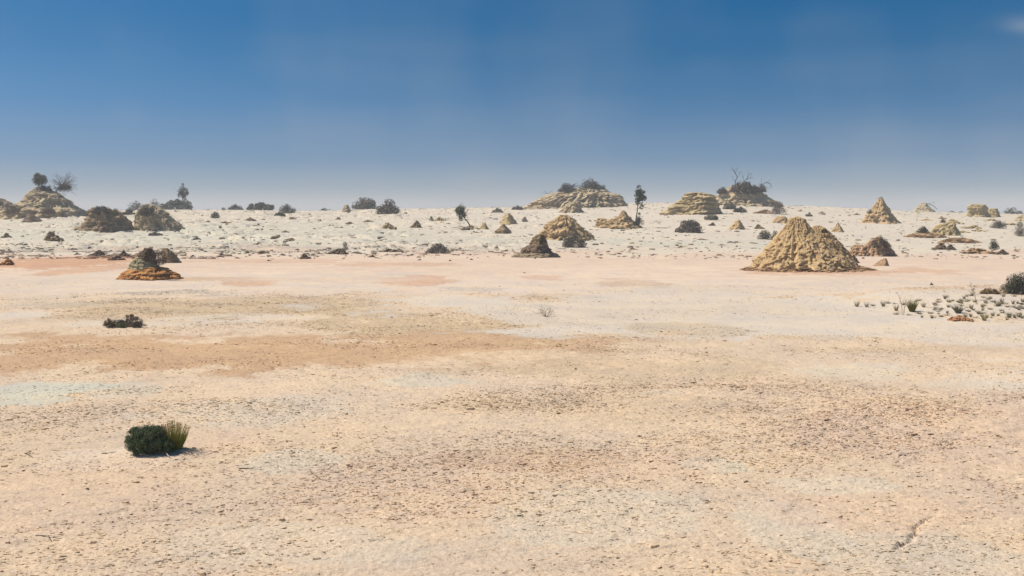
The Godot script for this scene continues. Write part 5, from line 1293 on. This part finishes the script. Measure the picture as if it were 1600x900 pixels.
# ---------------------------------------------------------------- materials
func grain(freq: float, seed_n: int, a: Color, b: Color, size := 512) -> NoiseTexture2D:
	var nz := FastNoiseLite.new()
	nz.seed = seed_n
	nz.frequency = freq
	nz.noise_type = FastNoiseLite.TYPE_SIMPLEX
	nz.fractal_octaves = 5
	nz.fractal_gain = 0.62
	var t := NoiseTexture2D.new()
	t.width = size
	t.height = size
	t.seamless = true
	t.noise = nz
	var g := Gradient.new()
	g.set_color(0, a)
	g.set_color(1, b)
	t.color_ramp = g
	return t


func vertex_mat(rough: float) -> StandardMaterial3D:
	var m := StandardMaterial3D.new()
	m.vertex_color_use_as_albedo = true
	m.roughness = rough
	m.metallic_specular = 0.2
	m.cull_mode = BaseMaterial3D.CULL_DISABLED
	return m


func make_materials() -> void:
	ground_mat = vertex_mat(0.95)
	ground_mat.albedo_texture = grain(0.03, 3, Color(0.88, 0.87, 0.86), Color(1, 1, 1), 1024)
	ground_mat.heightmap_enabled = true
	ground_mat.heightmap_texture = grain(0.025, 5, Color.BLACK, Color.WHITE, 1024)
	ground_mat.heightmap_scale = 1.2
	earth_mat = vertex_mat(0.95)
	earth_mat.albedo_texture = grain(0.02, 7, Color(0.8, 0.79, 0.77), Color(1, 1, 1))
	earth_mat.uv1_triplanar = true
	earth_mat.uv1_scale = Vector3(0.6, 0.6, 0.6)
	earth_mat.heightmap_enabled = true
	earth_mat.heightmap_texture = grain(0.02, 9, Color.BLACK, Color.WHITE)
	earth_mat.heightmap_scale = 8.0
	leaf_mat = vertex_mat(0.8)
	leaf_mat.backlight_enabled = true
	leaf_mat.backlight = Color(0.2, 0.2, 0.1)
	grass_mat = vertex_mat(0.6)
	grass_mat.backlight_enabled = true
	grass_mat.backlight = Color(0.5, 0.5, 0.3)
	bark_mat = vertex_mat(0.9)
	clod_mat = vertex_mat(0.95)


# ---------------------------------------------------------------- sky
func sky_texture() -> ImageTexture:
	var w := 1024
	var h := 512
	var img := Image.create(w, h, false, Image.FORMAT_RGBF)
	var veil := FastNoiseLite.new()
	veil.seed = 12
	veil.frequency = 1.0
	veil.fractal_octaves = 4
	for j in h:
		var e := PI * (0.5 - (j + 0.5) / h)
		var deg := maxf(rad_to_deg(e), 0.0)
		var clear := SKY_STOPS[0][1] as Color
		for k in SKY_STOPS.size() - 1:
			if deg >= SKY_STOPS[k][0]:
				clear = (SKY_STOPS[k][1] as Color).lerp(SKY_STOPS[k + 1][1], clampf((deg - SKY_STOPS[k][0]) / (SKY_STOPS[k + 1][0] - SKY_STOPS[k][0]), 0.0, 1.0))
		for i in w:
			var az := TAU * (i + 0.5) / w
			var p := Vector3(sin(az) * cos(e), sin(e), -cos(az) * cos(e))
			# dust veils: upright plumes low down, thin drawn-out streaks higher up
			var plume := veil.get_noise_3d(p.x * 4.2 + 3.0, p.y * 1.6, p.z * 4.2)
			var streak := veil.get_noise_3d(p.x * 2.2 + 5.0, p.y * 22.0, p.z * 2.2)
			var t := clampf((0.55 * plume + 0.22 * streak + 0.06) * exp(-deg / 8.5) * 1.0, 0.0, 0.45)
			var west := -p.x
			var c := clear * (1.0 + (0.75 if west > 0.0 else 0.12) * west * ss(0.0, 8.0, deg))
			c = c.lerp(Color(0.31, 0.335, 0.36), maxf(t, 0.0))
			# dust scatters forward: a broad pale aureole round the sun
			var glow := pow(maxf(p.dot(to_sun()), 0.0), 3.0)
			c = c.lerp(Color(0.44, 0.43, 0.40), 0.5 * glow)
			var wisp := exp(-pow((rad_to_deg(az) - 26.6) / 1.3, 2.0) - pow((deg - 9.3 + 0.12 * (rad_to_deg(az) - 26.6)) / 0.28, 2.0)) * (0.6 + 0.8 * streak)
			c = c.lerp(Color(0.34, 0.36, 0.385), clampf(wisp * 0.55, 0.0, 1.0))
			img.set_pixel(i, j, c)
	return ImageTexture.create_from_image(img)


const SKY_STOPS := [
	[0.0, Color(0.57, 0.555, 0.53)], [0.6, Color(0.475, 0.47, 0.455)], [1.4, Color(0.265, 0.315, 0.36)], [3.0, Color(0.135, 0.22, 0.33)], [6.0, Color(0.052, 0.152, 0.295)],
	[9.0, Color(0.017, 0.112, 0.255)], [12.0, Color(0.001, 0.091, 0.238)], [25.0, Color(0.006, 0.082, 0.212)], [90.0, Color(0.014, 0.070, 0.175)],
]


func to_sun() -> Vector3:
	var el := deg_to_rad(53.0)
	var back := deg_to_rad(8.0)
	return Vector3(-cos(el) * cos(back), sin(el), -cos(el) * sin(back))


func _ready() -> void:
	# camera
	var cam := Camera3D.new()
	cam.name = "camera"
	cam.position = Vector3(0, 4.0, 0)
	cam.rotation.x = -atan(112.0 / 1600.0)
	cam.fov = rad_to_deg(2.0 * atan(450.0 / 1600.0))
	cam.near = 0.1
	cam.far = 4000.0
	add_child(cam)
	cam.current = true
	# sky, exposure, air
	var env := Environment.new()
	env.background_mode = Environment.BG_SKY
	var sky := Sky.new()
	var sm := PanoramaSkyMaterial.new()
	sm.panorama = sky_texture()
	sky.sky_material = sm
	env.sky = sky
	env.tonemap_mode = Environment.TONE_MAPPER_LINEAR
	env.tonemap_exposure = 1.33
	env.sdfgi_enabled = true
	env.ssao_enabled = true
	env.ssil_enabled = true
	env.fog_enabled = true
	env.fog_density = 0.0007
	env.fog_light_color = Color(0.92, 0.93, 0.95)
	var we := WorldEnvironment.new()
	we.name = "world_environment"
	we.environment = env
	add_child(we)
	# sun: high in the west, a little beyond the scene
	var sun := DirectionalLight3D.new()
	sun.name = "sun"
	sun.light_color = Color(1.0, 0.965, 0.91)
	sun.light_energy = 1.5
	sun.light_angular_distance = 0.5
	sun.shadow_enabled = true
	add_child(sun)
	sun.look_at_from_position(to_sun() * 100.0, Vector3.ZERO)
	# noises
	for q in [[broad, 11, 0.05, 4], [fine, 12, 1.0, 4], [lump, 13, 1.0, 3]]:
		q[0].seed = q[1]
		q[0].frequency = q[2]
		q[0].noise_type = FastNoiseLite.TYPE_SIMPLEX
		q[0].fractal_octaves = q[3]
	for q in CREST:
		crest_x.append(q[0])
		crest_y.append(q[1])
	make_materials()
	# the land, then what stands on it
	build_ground()
	build_mounds()
	build_rocks()
	build_trees()
	build_shrubs()
	build_near_plants()
	build_tufts()
	build_clods()
